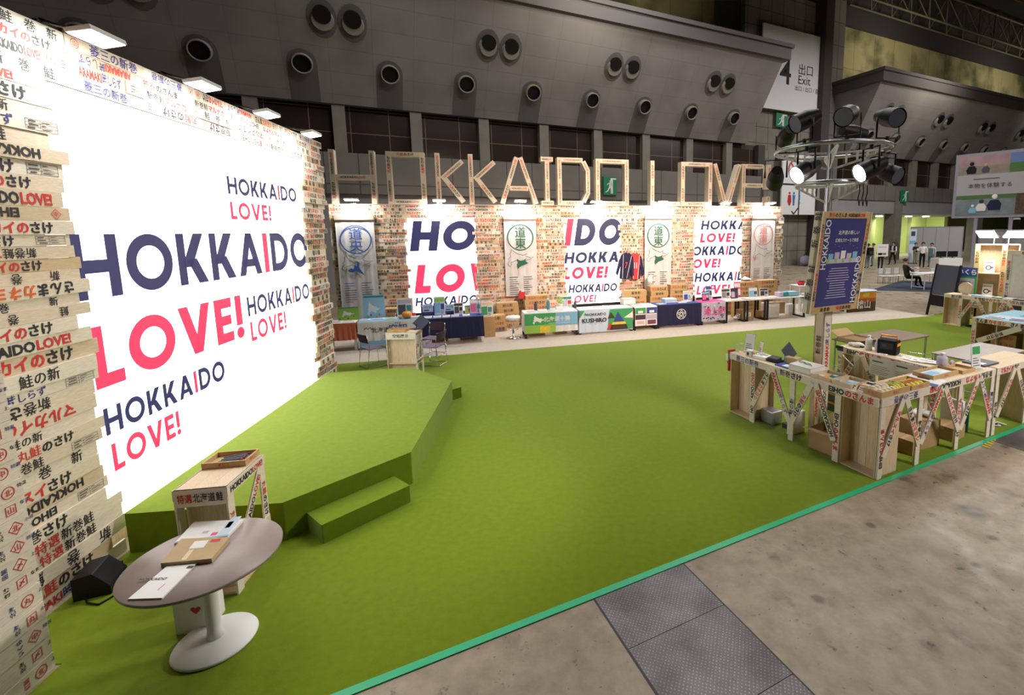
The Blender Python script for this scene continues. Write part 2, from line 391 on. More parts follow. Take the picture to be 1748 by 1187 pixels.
def panel_mat(name, c0, c1, sx, sz, seam=(.4, .4, .4), seamw=.012, patch=None, rough=.7):
    """cladding with ruled joints: object x and z (brick node), optional weather patches"""
    m = mk(name, c0, rough); nt = m.node_tree; L = nt.links; b = nt.nodes['Principled BSDF']
    tc = nt.nodes.new('ShaderNodeTexCoord'); sp = nt.nodes.new('ShaderNodeSeparateXYZ'); cb = nt.nodes.new('ShaderNodeCombineXYZ')
    L.new(tc.outputs['Object'], sp.inputs[0]); L.new(sp.outputs[0], cb.inputs[0]); L.new(sp.outputs[2], cb.inputs[1])
    bk = nt.nodes.new('ShaderNodeTexBrick'); L.new(cb.outputs[0], bk.inputs['Vector'])
    bk.offset = 0; bk.inputs['Scale'].default_value = 1; bk.inputs['Brick Width'].default_value = sx; bk.inputs['Row Height'].default_value = sz; bk.inputs['Mortar Size'].default_value = seamw
    bk.inputs['Color1'].default_value = (*c0, 1); bk.inputs['Color2'].default_value = (*c1, 1); bk.inputs['Mortar'].default_value = (c0[0]*seam[0], c0[1]*seam[1], c0[2]*seam[2], 1)
    last = bk.outputs[0]
    n = nt.nodes.new('ShaderNodeTexNoise'); n.inputs['Scale'].default_value = .35 if patch else .5; n.inputs['Detail'].default_value = 5; L.new(tc.outputs['Object'], n.inputs[0])
    r = nt.nodes.new('ShaderNodeValToRGB'); r.color_ramp.elements[0].position = .36; r.color_ramp.elements[0].color = (*(patch or (.88, .88, .88)), 1); r.color_ramp.elements[1].position = .56; r.color_ramp.elements[1].color = (1.05, 1.05, 1.05, 1)
    L.new(n.outputs[0], r.inputs[0]); mx = nt.nodes.new('ShaderNodeMixRGB'); mx.blend_type = 'MULTIPLY'; mx.inputs[0].default_value = 1
    L.new(last, mx.inputs[1]); L.new(r.outputs[0], mx.inputs[2]); L.new(mx.outputs[0], b.inputs['Base Color'])
panel_mat('hall_panel', (.26, .235, .235), (.27, .245, .245), 1.92, .92, (.78, .78, .78), .012)
panel_mat('hall_concrete', (.17, .155, .14), (.18, .165, .15), 1.6, 1.9, (.4, .4, .4), .03)
panel_mat('hall_upper', (.50, .43, .22), (.45, .39, .20), 3.0, 3.6, (.5, .5, .45), .03, (.32, .36, .32))
panel_mat('hall_glass', (.030, .018, .014), (.034, .021, .016), 1.88, 1.2, (7, 8, 8), .02, rough=.25)
panel_mat('tile_wall', (.21, .20, .165), (.225, .21, .175), 1.25, 1.25, (.4, .4, .4), .03)
mk('hall_dark', (.05, .045, .045), .7); mk('hall_column', (.22, .20, .175), .8, var=.15, sc=1.5); mk('fascia', (.085, .075, .078), .6); mk('roof_dark', (.02, .018, .015), .9)
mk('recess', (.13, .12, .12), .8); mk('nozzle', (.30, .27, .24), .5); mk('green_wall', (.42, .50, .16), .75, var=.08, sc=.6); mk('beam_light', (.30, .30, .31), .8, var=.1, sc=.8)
mk('sign_white', (.80, .80, .82), .5); mk('sign_green', (.01, .22, .10), .5); mk('sign_red', (.55, .03, .04), .5); mk('sign_blue', (.04, .2, .5), .5); mk('truss', (.15, .13, .08), .6)

mb = MB(); mb.box(-60, 110, -14, 110, -.2, 0, 'concrete_floor'); struct('floor', mb)
# carpets: green to the booth edge, beige strip along the display wall
bx = lambda x, y: BF.w(x, y)
g0 = CF.w(-2.4, 0); g1 = CF.w(21.0, 0)
pts = [g0, g1, CF.w(21.0, 6.6), bx(19.45, -3.41), bx(-.8, -3.41), LF.w(5.8, .5), LF.w(5.8, -.085), LF.w(-1.32, -.085), LF.w(-1.32, -.63), LF.w(-2.3, -.63)]
mb = MB(); mb.prism([(p.x, p.y) for p in pts], .006, 'carpet_green'); tag(mb.build('green_carpet'), 'bright green carpet covering the booth floor up to the green tape line', 'carpet')
pts = [bx(-.8, -3.405), bx(19.45, -3.405), bx(19.2, .6), bx(15.95, .6), bx(15.95, -.07), bx(-.8, -.07)]
mb = MB(); mb.prism([(p.x, p.y) for p in pts], .006, 'carpet_beige'); tag(mb.build('beige_carpet'), 'beige carpet strip under the row of tables along the long display wall', 'carpet')
mb = MB(); mb.box(-2.4, 21, -.055, .012, .0005, .009, 'tape_green'); tag(mb.build('edge_tape', None, CF.w(0), CF.rz), 'bright green tape along the carpet edge beside bare concrete', 'tape')
mb = MB(); mb.box(1.94, 2.86, -.62, -.06, .0, .004, 'checker_plate'); mb.box(1.94, 2.86, -1.335, -.63, .0, .005, 'checker_plate'); mb.box(1.94, 2.86, -6, -1.345, .0, .004, 'checker_plate')
mb.box(1.925, 1.94, -6, -.06, 0, .003, 'dark'); mb.box(2.86, 2.875, -6, -.06, 0, .003, 'dark')
tag(mb.build('trench_cover', None, CF.w(0), CF.rz), 'grey checker plate trench cover crossing the concrete near the camera', 'floor plate')
mb = MB(); mb.box(8.45, 9.4, -.9, -.06, 0, .004, 'checker_plate'); mb.box(8.45, 9.4, -6, -.91, 0, .005, 'checker_plate')
for k in range(5): mb.box(8.12+k*.09, 8.17+k*.09, -.16+k*.02, -.07+k*.02, .004, .006, 'tape_yellow' if 'tape_yellow' in MATS else (mk('tape_yellow', (.75, .55, .03), .5) and 'tape_yellow'))
tag(mb.build('trench_cover', None, CF.w(0), CF.rz), 'grey trench cover by the counter at the right edge, yellow tape at its corner', 'floor plate')

# ---- hall wall (local x along, y away)
PY, PZ0, PZ1 = -3.3, 9.72, 14.85
def slant(x0, x1, x0t=None, x1t=None):
    m = MB(); a = x0 if x0t is None else x0t; b = x1 if x1t is None else x1t
    L = math.hypot(PY, PZ1-PZ0)
    m.add([(x0, 0, PZ0), (x1, 0, PZ0), (b, PY, PZ1), (a, PY, PZ1)], [(0, 1, 2, 3)], 'hall_panel')
    m.add([(x0, 0, PZ0), (a, PY, PZ1), (a, 1, PZ1), (x0, 1, PZ0)], [(0, 1, 2, 3)], 'hall_panel'); m.add([(x1, 0, PZ0), (b, PY, PZ1), (b, 1, PZ1), (x1, 1, PZ0)], [(3, 2, 1, 0)], 'hall_panel')
    m.box(a-.3, b+.35, PY-.35, 1.2, PZ1, PZ1+.75, 'fascia'); m.box(a-.4, b+.5, PY-.5, 1.2, PZ1+.75, PZ1+1.0, 'fascia')
    return m
def pt(x, z): return Vector((x, PY*(z-PZ0)/(PZ1-PZ0), z))
nrm = Vector((0, -(PZ1-PZ0), PY)).normalized()   # outward of the sloping panel, looking down at the floor
def low_nozzle(m, x):
    z = 11.25; upv = (pt(0, 12)-pt(0, 11)).normalized()
    r = .62; c = pt(x, z)+nrm*.02; bot = pt(x, PZ0+.02)+nrm*.02
    arc = [(math.cos(a)*r, math.sin(a)*r) for a in [PI*i/10 for i in range(11)]]
    d = (c-bot).length
    vs = [c+Vector((1, 0, 0))*u+upv*v for u, v in arc]+[bot+Vector((-r, 0, 0)), bot+Vector((r, 0, 0))]
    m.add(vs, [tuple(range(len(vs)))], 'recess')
    c2 = c+nrm*.05; aim = Vector((0, -.9, -.45)).normalized()
    m.cyl(c2-aim*.1, c2+aim*.2, .46, 'nozzle', 18, .42, cap=False); m.cyl(c2+aim*.02, c2+aim*.06, .41, 'black', 18)
    m.tube([c2+aim*.2+(Vector((1, 0, 0))*math.cos(a)+Vector((0, .45, -.9))*math.sin(a))*.42 for a in [2*PI*i/18 for i in range(18)]], .04, 'nozzle', 6, True)
def high_nozzle(m, x):
    c = pt(x, 13.0)+nrm*.03; upv = (pt(0, 12)-pt(0, 11)).normalized()
    vs = [c+(Vector((1, 0, 0))*math.cos(2*PI*i/22)*.62+upv*math.sin(2*PI*i/22)*.82) for i in range(22)]
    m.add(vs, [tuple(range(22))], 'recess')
    aim = Vector((0, -.35, -.94)).normalized(); c2 = c+upv*.18
    m.cyl(c-upv*.05-nrm*.02, c-upv*.05+nrm*.16, .5, 'nozzle', 18, .44); m.cyl(c2+nrm*.02, c2+nrm*.2, .38, 'black', 18)
wl = slant(-62, -6.4); 
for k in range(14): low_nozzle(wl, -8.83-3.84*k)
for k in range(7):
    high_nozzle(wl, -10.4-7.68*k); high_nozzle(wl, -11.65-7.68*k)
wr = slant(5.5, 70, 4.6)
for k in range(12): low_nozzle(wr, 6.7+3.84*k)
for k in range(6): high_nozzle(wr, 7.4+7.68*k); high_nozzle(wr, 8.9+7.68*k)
o = struct('wall_back_upper', wl, HF.w(0), HF.rz); struct('wall_right_upper', wr, HF.w(0), HF.rz)
def wallbox(name, parts):
    m = MB()
    for p in parts: m.box(*p)
    return struct(name, m, HF.w(0), HF.rz)
cols = [(-8.1-3.75*k) for k in range(14)]
wallbox('wall_back', [(-62, -4.8, .5, 1.2, 7.3, 9.75, 'hall_glass'), (-62, -4.8, .0, 1.5, 5.2, 7.3, 'hall_concrete'), (-62, -4.8, .3, 1.5, 0, 5.2, 'beam_light'),
    (-5.1, -4.4, .1, 1.5, 0, 9.75, 'hall_dark'), (-4.4, 1.15, .35, 1.6, 0, 9.4, 'tile_wall'), (-6.5, 1.15, .5, 1.6, 9.4, 21.6, 'tile_wall'), (-8.6, -6.4, 1.0, 1.6, 14, 24, 'hall_dark')]
    + [(c-.3, c+.3, .1, .6, 7.3, 9.7, 'hall_column') for c in cols])
wallbox('wall_right', [(1.15, 2.1, -.6, 1.2, 0, 24, 'hall_dark'), (2.1, 5.6, 1.0, 1.4, 4.4, 24, 'hall_concrete'), (2.1, 3.1, .3, 1.0, 0, 15.2, 'hall_dark'),
    (5.5, 70, .5, 1.2, 7.1, 9.75, 'hall_glass'), (2.1, 70, .0, 1.5, 5.7, 7.1, 'hall_concrete'), (2.1, 70, .1, 1.5, 4.5, 5.7, 'beam_light'),
    (2.1, 70, 9.0, 9.4, 0, 4.5, 'green_wall'), (2.1, 70, 1.5, 9.4, 4.5, 4.7, 'beam_light'), (2.1, 6.5, 1.0, 9.0, 0, 4.5, 'hall_concrete')]
    + [(c-.4, c+.4, .1, .6, 7.1, 9.7, 'hall_column') for c in [8.3+3.75*k for k in range(12)]]
    + [(c-.55, c+.55, -.1, 1.0, 0, 5.7, 'hall_column') for c in (13.4, 28.5, 43.6)] + [(c-.4, c+.4, 6.8, 9.0, 0, 4.5, 'green_wall') for c in (11.5, 20, 27, 35)])
wallbox('wall_back_top', [(-62, -7.5, 2.5, 3, 14, 27, 'hall_upper'), (1.9, 80, 2.5, 3, 14, 21.6, 'hall_upper'), (1.9, 80, 2.3, 3, 21.6, 27.2, 'hall_dark')])
m = MB(); m.box(-62, 110, -60, 4, 27.0, 27.3, 'roof_dark')
struct('ceiling', m, HF.w(0), HF.rz)
def truss(y, x0, x1, z, label):
    m = MB(); h = 3.0; n = int((x1-x0)/3)
    for yy in (y, y+1.5):
        m.cyl((x0, yy, z), (x1, yy, z), .09, 'truss', 8)
    m.cyl((x0, y+.75, z+h), (x1, y+.75, z+h), .09, 'truss', 8)
    for i in range(n):
        a = x0+i*3
        for yy in (y, y+1.5):
            m.cyl((a, yy, z), (a+1.5, y+.75, z+h), .055, 'truss', 6); m.cyl((a+1.5, y+.75, z+h), (a+3, yy, z), .055, 'truss', 6)
    return tag(m.build('roof_truss', None, HF.w(0), HF.rz), label, 'truss', 'roof trusses', 'structure')
for k, (y, z) in enumerate(((-.5, 22.6), (-7, 23.0), (-14, 23.2))):
    truss(y, 6, 75, z, ('dark roof truss nearest the hall wall, upper right', 'middle dark roof truss at upper right', 'nearest dark roof truss at upper right')[k])
# ---- hall signs
def hsign(name, label, cat, x0, x1, y, z0, z1, mat, draw=None, split=None):
    t = thing(name, label, cat, HF.w((x0+x1)/2, y, z0), HF.rz); w = x1-x0; h = z1-z0
    m = MB(); m.box(-w/2, w/2, 0, .12, 0, h, mat)
    if split: 
        for a, b, c, d in split: m.box(a, b, -.01, 0, c, d, 'dark')
    m.build('board', t)
    if draw:
        g = MB(); draw(g, w, h); g.build('lettering', t)
    return t
def running(g, w, h, y=-.012):                   # white pictogram of a running figure leaving by a door
    F = lambda pts: g.add([(x*w, y, z*h) for x, z in pts], [tuple(range(len(pts)))], 'sign_white')
    F([(.02, .08), (.2, .08), (.2, .92), (.02, .92)]); F([(.2, .84), (.45, .84), (.45, .92), (.2, .92)])
    g.ring(front(.02*w, y, .74*h), .075*w, .075*w, 'sign_white', 12)
    F([(-.1, .42), (.03, .4), (.08, .66), (-.06, .68)]); F([(-.1, .62), (-.06, .68), (-.26, .58), (-.24, .52)]); F([(.06, .66), (.22, .5), (.18, .46), (.05, .56)])
    F([(-.1, .44), (0, .42), (-.16, .2), (-.36, .12), (-.36, .17), (-.22, .24)]); F([(-.06, .44), (.03, .41), (.14, .27), (.08, .08), (.02, .1), (.06, .26)])
def d4(g, w, h):
    g.text(('4', K), front(-.02*w+.55-1.1, -.01, h*.49), 2.6, off=.01); g.text(('出口', K), front(1.62, -.01, h*.545), .92, off=0)
    g.text(('Exit', K), front(1.5, -.01, h*.42), .95, off=0); g.text(('出口 / 出口 / 출구', K), front(2.0, -.01, h*.305), .42, off=0)
hsign('exit_sign', 'large white hall sign with black 4 and Exit on the far wall', 'sign', -5.2, 1.17, -.1, 12.55, 18.75, 'sign_white', d4)
hsign('emergency_exit_sign', 'green running figure sign under the large white exit 4 board', 'sign', -3.18, -1.95, .2, 11.35, 12.4, 'sign_green', running)
hsign('emergency_exit_sign', 'green running figure sign seen through the wooden letter O', 'sign', -19.1, -18.1, -.15, 5.5, 6.7, 'sign_green', running)
hsign('emergency_exit_sign', 'green running figure sign on the concrete beam above the green corridor', 'sign', 13.4, 14.5, -.25, 5.6, 6.75, 'sign_green', running)
def dns(g, w, h):
    M = front(-1.25, -.02, 3.65); g.ring(M, .78, .13, 'sign_red', 28)
    g.beam((-1.7, -.022, 4.15), (-.8, -.022, 3.15), .12, .005, 'sign_red'); g.box(-1.75, -.85, -.018, -.01, 3.38, 3.55, 'black')
    g.tube([(-.8, -.02, 3.6), (-.85, -.02, 3.8), (-.65, -.02, 3.95), (-.75, -.02, 4.15)], .04, 'black', 6)
    for x, mat in ((-1.75, 'sign_red'), (-1.25, 'sign_blue')):
        g.ring(front(x, -.02, 1.75), .1, .1, mat, 12)
        g.add([(x-.16, -.02, 1.6), (x+.16, -.02, 1.6), (x+(.22 if mat == 'sign_red' else .1), -.02, 1.05), (x+.08, -.02, .75), (x-.08, -.02, .75), (x-(.22 if mat == 'sign_red' else .1), -.02, 1.05)], [(0, 1, 2, 3, 4, 5)], mat)
    g.ring(front(-.6, -.02, 1.8), .08, .08, 'sign_blue', 10); g.box(-.68, -.52, -.02, -.01, 1.2, 1.65, 'sign_blue'); g.ring(front(-.6, -.02, .95), .13, .04, 'sign_green', 12)
    g.beam((-1.45, -.02, .28), (-1.2, -.02, .05), .1, .005, 'black'); g.beam((-1.2, -.02, .05), (-.7, -.02, .55), .1, .005, 'black'); g.beam((1.3, -.02, 1.9), (1.9, -.02, 1.75), .1, .005, 'black')
hsign('hall_notice_board', 'white notice board with no smoking and toilet signs behind the spotlights', 'sign', -2.88, 2.45, -.35, 4.3, 9.15, 'sign_white', dns, [(-2.67, 2.67, 2.38, 2.52), (-.75+.05, -.62+.05, 0, 2.4), (.0, .1, 2.4, 4.85)])
m = MB(); m.box(-.6, .6, 0, .1, 0, .45, 'black'); m.box(.05, .55, -.01, 0, .05, .4, 'sign_redlit' if 'sign_redlit' in MATS else (mk('sign_redlit', (.6, .02, .02), .5, emit=1.0) and 'sign_redlit'))
tag(m.build('indicator_sign', None, HF.w(14.0, 8.8, 3.0), HF.rz), 'small black panel with red light on the green corridor wall', 'sign')
for k, x in enumerate((15.5, 18.5, 24, 27.5)):
    m = MB(); m.cyl((0, 0, 0), (0, 0, -.1), .35, 'lamp_glow', 16); tag(m.build('ceiling_downlight', None, HF.w(x, 5.2, 4.49), HF.rz), ('green corridor ceiling light nearest the column', 'second ceiling light of the green corridor', 'third ceiling light of the green corridor', 'ceiling light at the right end of the green corridor')[k], 'ceiling light', 'corridor ceiling lights')
for x in (14, 22, 30): area('corridor_light', HF.w(x, 6.0, 4.3), 2.5, 520, (1, 1, .85), (0, .5, -1))

# ================================================================ STAGE
ZS = .42
SP = [(-4.70, 4.365), (-3.26, 4.534), (-2.395, 5.64), (-2.772, 8.494), (-3.873, 9.41), (-5.37, 9.1)]
m = MB(); m.prism(SP, ZS, 'carpet_green'); tag(m.build('stage', bevel=.012), 'low green carpeted stage with angled edges in front of the big screen', 'stage')
def step(px, label, h=.21):
    m = MB(); P = [at(x, y, h) for x, y in px]; m.prism([(p.x, p.y) for p in P], h, 'carpet_green'); tag(m.build('stage_step', bevel=.008), label, 'step', 'stage steps')
a = at(547.7, 896.5, .21); b = at(699.7, 828.8, .21); e = (b-a).normalized(); nn = Vector((-e.y, e.x, 0))
p2 = Vector((-3.26, 4.534, 0)); p3 = Vector((-2.395, 5.64, 0)); ed = (p3-p2).normalized(); en = Vector((ed.y, -ed.x, 0))
def stepon(P, ed, en, s0, s1, d, label, h=.21):
    q = [P+ed*s0+en*.006, P+ed*s0+en*d, P+ed*s1+en*d, P+ed*s1+en*.006]
    m = MB(); m.prism([(v.x, v.y) for v in q], h, 'carpet_green'); tag(m.build('stage_step', bevel=.008), label, 'step', 'stage steps')
stepon(p2, ed, en, (a-p2).dot(ed), (b-p2).dot(ed), max((a-p2).dot(en), (b-p2).dot(en)), 'green carpeted step on the near side of the stage')
p4 = Vector((-2.772, 8.494, 0)); p5 = Vector((-3.873, 9.41, 0)); ed = (p5-p4).normalized(); en = Vector((ed.y, -ed.x, 0))
if en.dot(Vector((1, 1, 0))) < 0: en = -en
stepon(p4, ed, en, .12, 1.25, .27, 'green carpeted step at the far corner of the stage')

# ================================================================ VIDEO WALL
VW = thing('video_wall', 'tall printed crate board wall around a glowing white screen reading HOKKAIDO LOVE!', 'screen wall', LF.w(0), LF.rz)
SX0, SX1, SZ0, SZ1 = -.16, 4.80, ZS, 4.455
m = MB(); m.box(SX0, SX1, -.012, .12, SZ0-.1, SZ1, 'led_white')
LED = [('HOKKAIDO', 2.46, 3.68, .245, 2.01, .2), ('LOVE!', 2.47, 3.33, .245, 1.07, .2), ('HOKKAIDO', -.02, 2.52, .615, 4.74, .205), ('LOVE!', .05, 1.66, .6, 2.42, .22),
       ('HOKKAIDO', 2.62, 1.92, .285, 2.01, .19), ('LOVE!', 2.64, 1.54, .29, 1.04, .19), ('HOKKAIDO', .08, 1.19, .27, 1.86, .2), ('LOVE!', .11, .81, .28, .92, .2)]
for w, x, z, h, wd, t in LED:
    for ch, p in caps(w, h, wd, t):
        p = clip([(x+a, z+b) for a, b in p], SX0+.01, SX1-.01, SZ0, SZ1)
        if p: m.add([(a, -.0145, b) for a, b in p], [tuple(range(len(p)))], 'led_pink' if (w == 'LOVE!' or ch == 'I') else 'led_navy')
m.build('screen', VW)
m = MB(); m.box(-1.31, 5.5, .121, .36, 0, 4.86, 'pine')                      # timber core behind the boards
m.box(-1.31, SX0-.004, .02, .12, 0, 4.86, 'gap'); m.box(SX1+.004, 5.5, .02, .12, 0, 4.86, 'gap'); m.box(SX0, SX1, .02, .12, SZ1+.005, 4.86, 'gap')
m.build('timber_frame', VW)
m = MB()
planks(m, rows_of(.0, 4.46, lambda z: [(-1.30, .02, 0, 1)], .095, .142), -.016, .1, .012, .04, (.98, 1.3))
planks(m, rows_of(.0, 4.46, lambda z: [(4.66, 5.50+(.12 if z > 3.6 else 0), 1, 1)], .085, .125), -.016, .09, .012, .05, (.4, .85))
planks(m, rows_of(4.46, 4.93, lambda z: [(-1.30, 5.62, 0, 1)], .1, .125), -.016, .1, .012, .035, (.6, .95))
m.build('board_cladding', VW)
# near corner stack of crates at the left edge of the picture
m = MB(); z = 0.0; k = 0
CT = thing('crate_column', 'column of stacked pale salmon crates at the left picture edge, round red stamps on their ends', 'crates', LF.w(0), LF.rz)
while z < 4.9:
    h = rnd.uniform(.12, .15); dx = rnd.uniform(-.012, .012); x0, x1 = -1.62, -1.335
    m = MB(); m.box(x0-.35+dx, x1+dx, -.60+dx, -.07, z+.001, z+h-.002, 'plank')
    T = front((x0+x1)/2+.04, -.603+dx, z+h/2)
    stamp(m, T, .042); m.text((rnd.choice(['さけ', '北海', '函館', 'いくら', '紅鮭']), rnd.choice([K, B_, R_])), T @ Matrix.Translation((-.1, 0, 0)) @ Matrix.Rotation(PI/2, 4, 'Z'), .04, off=.02)
    m.text((rnd.choice(['特選', '上', 'なま', '小樽']), rnd.choice([K, B_])), T @ Matrix.Translation((.09, .02, 0)), .03, off=.02)
    m.build('crate', CT) if z < 4.9 else None
    z += h; k += 1
# floodlights on top of the wall
def flood(label, group, loc, rz, zb=.09):
    t = thing('arm_floodlight', label, 'floodlight', loc, rz, group)
    m = MB(); m.box(-.19, .19, -.10, .10, -.02, .022, 'offwhite', Matrix.Translation((0, -.42, .0)) @ Matrix.Rotation(-.2, 4, 'X')); m.build('lamp_head', t, bevel=.006)
    m = MB(); m.box(-.175, .175, -.09, .09, -.026, -.0205, 'lamp_glow', Matrix.Translation((0, -.42, .0)) @ Matrix.Rotation(-.2, 4, 'X')); m.build('lamp_panel', t)
    m = MB(); m.tube([(0, 0, zb), (0, -.01, zb*.4+.09), (0, -.1, .09), (0, -.34, .035)], .013, 'blackmetal', 8); m.box(-.05, .05, -.028, .028, zb, zb+.02, 'blackmetal'); m.build('arm', t)
    return t
f0 = None
FL = 'arm floodlights above the big screen'
for k, x in enumerate((0.0, 1.40, 2.80, 4.25)):
    lab = ('arm floodlight on the big screen wall nearest the camera', 'second arm floodlight along the top of the big screen wall', 'third arm floodlight along the top of the big screen wall', 'arm floodlight at the far end of the big screen wall')[k]
    P = LF.w(x+.06, .0, 4.85)
    if k == 0: f0 = flood(lab, FL, P, LF.rz)
    else: dup(f0, P, LF.rz, lab)
    area('wall_flood', LF.w(x+.06, -.43, 4.80), .36, 34, (1, .98, .95), LF.n*.75+Vector((0, 0, -1)), .2)

# ================================================================ LONG DISPLAY WALL
DW = thing('display_wall', 'long printed crate board wall with three glowing screens and hanging banners', 'display wall', BF.w(0), BF.rz)
SCR = [(2.05, 4.14), (7.05, 9.07), (11.95, 13.95)]
m = MB(); m.box(0.02, 15.7, .125, .4, 0, 3.94, 'pine'); m.box(.03, 15.7, .04, .12, 0, 3.9, 'gap'); m.build('timber_frame', DW)
m = MB()
def sp(z):
    if z > 3.57: return [(0, 15.72, 0, 1)]
    out = []; x = 0.0
    for i, (a, b) in enumerate(SCR): out.append((x, a+.03, 1 if i else 0, 1)); x = b-.03
    return out+[(x, 15.75, 1, 1)]
planks(m, rows_of(.0, 3.57, sp, .085, .115), .03, .08, .012, .05, (.5, .9)); planks(m, rows_of(3.57, 3.97, sp, .095, .11), .03, .08, .012, .04, (.5, .9))
m.box(0, 15.74, -.05, .4, 3.965, 3.985, 'plank'); m.build('board_cladding', DW)
ST = [[('HO', .10, 1.95, .93, 1.92, .235), ('LOV', .16, .62, .9, 2.35, .235), ('HOKKAIDO', .16, .22, .27, 1.88, .16)],
      [('IDO', -.02, 2.02, .92, 2.0, .235), ('HOKKA', -.03, 1.42, .38, 1.95, .19), ('LOVE!', -.06, .88, .41, 1.55, .2), ('HOKKAIDO', .1, .4, .28, 1.75, .17), ('LOVE!', .12, .05, .25, .95, .17)],
      [('HOKKAI', .25, 2.52, .34, 2.05, .18), ('LOVE!', .22, 2.05, .34, 1.45, .19), ('HOKKAIDO', -.42, 1.57, .34, 2.55, .18), ('LOVE!', -.33, 1.1, .34, 1.4, .19), ('HOKKAIDO', .02, .58, .34, 2.5, .18), ('LOVE!', .1, .1, .34, 1.4, .19)]]
for i, (a, b) in enumerate(SCR):
    m = MB(); m.box(a-.02, b+.02, .012, .035, .6, 3.575, 'screen_white')
    for w, x, z, h, wd, t in ST[i]:
        for ch, p in caps(w, h, wd, t+(.045 if h < .5 else .025), .16):
            p = clip([(a+x+u, .6+z+v) for u, v in p], a-.01, b+.01, .61, 3.57)
            if p: m.add([(u, .0095, v) for u, v in p], [tuple(range(len(p)))], 'led_pink' if (w[0] == 'L' or ch == 'I') else 'led_navy')
    m.build('screen', DW)
# floodlights
f1 = None
fx = (.7, 3.1, 5.55, 8.05, 10.45, 12.95, 14.85)
names = ['over the blue circle banner at the left', 'over the screen reading HO and LOV', 'over the left green circle banner', 'over the screen reading DO', 'over the right green circle banner', 'over the screen reading HOKKA and LOVE', 'over the red circle banner at the right']
for k, x in enumerate(fx):
    P = BF.w(x, -.02, 4.09); lab = 'small arm floodlight on the long wall '+names[k]
    if k == 0: f1 = flood(lab, 'arm floodlights on the long wall', P, BF.rz, -.103)
    else: dup(f1, P, BF.rz, lab)
    area('wall_flood', BF.w(x, -.44, 4.03), .36, 42, (1, .97, .92), BF.n*.72+Vector((0, 0, -1)), .2)
# banners
mk('bn_cloth', (.66, .65, .66), .85, var=.08, sc=4)
mk('bn_blue', (.05, .11, .40), .8); mk('bn_green', (.02, .12, .07), .8); mk('bn_red', (.62, .22, .22), .8); mk('rail_tan', (.42, .33, .27), .6)
HOKK = [(.0, .42), (.10, .55), (.08, .72), (.16, 1.0), (.24, .86), (.40, .72), (.58, .62), (.72, .70), (.68, .58), (.82, .50), (1.0, .52), (.86, .40), (.70, .34), (.62, .14), (.44, .26), (.30, .34), (.20, .26), (.10, .22), (.14, .10), (.06, .0), (-.02, .12), (.02, .26), (.10, .36)]
def banner(x, kanji, ink, label, shape, sx, sz, ss, z0):
    w = 1.04; t = thing('hanging_banner', label, 'banner', BF.w(x, -.10, z0), BF.rz, 'hanging banners'); H = 3.52-z0
    n = 24; m = MB(); vs = []; fs = []
    for i in range(n+1):
        u = -w/2+w*i/n; y = .012*math.sin(i*.9)+.008*math.sin(i*2.1)
        vs += [(u, y*.9+.01, 0), (u, y*.3, H)]
    for i in range(n): fs.append((2*i, 2*i+2, 2*i+3, 2*i+1))
    m.add(vs, fs, 'bn_cloth', smooth=True)
    f = lambda a, z: front(a, -.024, z-z0)
    m.ring(f(0, 2.93), .43, .035, ink, 40); m.text((kanji[0], ink), f(0, 3.10), .37, off=.02); m.text((kanji[1], ink), f(0, 2.74), .37, off=.02)
    m.tube([f(-.42+.84*px, 2.0+.55*py).translation for px, py in HOKK], .006, 'ink_g', 4, True)
    m.add([f(sx+ss*a, sz+ss*b).translation-Vector((0, .004, 0)) for a, b in shape], [tuple(range(len(shape)))], ink)
    for cx in (-.40, .06):
        for r in range(9):
            if r in (0, 5): m.box(cx, cx+.28, -.026, -.024, 1.62-r*.07-z0, 1.64-r*.07-z0, ink if r == 0 else 'ink_g')
            else: m.box(cx, cx+rnd.uniform(.14, .34), -.026, -.024, 1.62-r*.07-z0, 1.635-r*.07-z0, 'ink_g')
    m.build('cloth', t)
    m = MB(); m.box(-w/2-.01, w/2+.01, -.05, .04, H-.01, H+.12, 'rail_tan'); m.build('top_rail', t, bevel=.005)
    return t
SH1 = [(0, .35), (.2, .5), (.4, .45), (.5, .8), (.6, .6), (.62, 1.0), (.78, .85), (.75, .55), (.95, .2), (1.1, -.05), (.8, .15), (.55, .3), (.3, .2), (.1, .25)]
SH2 = [(0, 1), (.35, .8), (.7, .85), (.9, 1.0), (.85, .75), (1.1, .55), (.8, .4), (.45, .3), (.1, 0), (.05, .45), (.15, .7)]
SH3 = [(0, .3), (.15, .8), (.2, .5), (.35, .3), (.2, .2), (.1, .0)]
banner(.68, '道央', 'bn_blue', 'white hanging banner with blue circled characters, leftmost on the long wall', SH1, -.28, 1.87, .42, .55)
banner(5.55, '道東', 'bn_green', 'white hanging banner with green circled characters left of the DO screen', SH2, -.15, 1.9, .34, 1.0)
banner(10.45, '道東', 'bn_green', 'white hanging banner with green circled characters right of the sports jerseys', SH2, -.15, 1.9, .34, 1.0)
banner(14.82, '道南', 'bn_red', 'white hanging banner with pale red circled characters at the right wall end', SH3, -.4, 1.9, .3, 1.1)
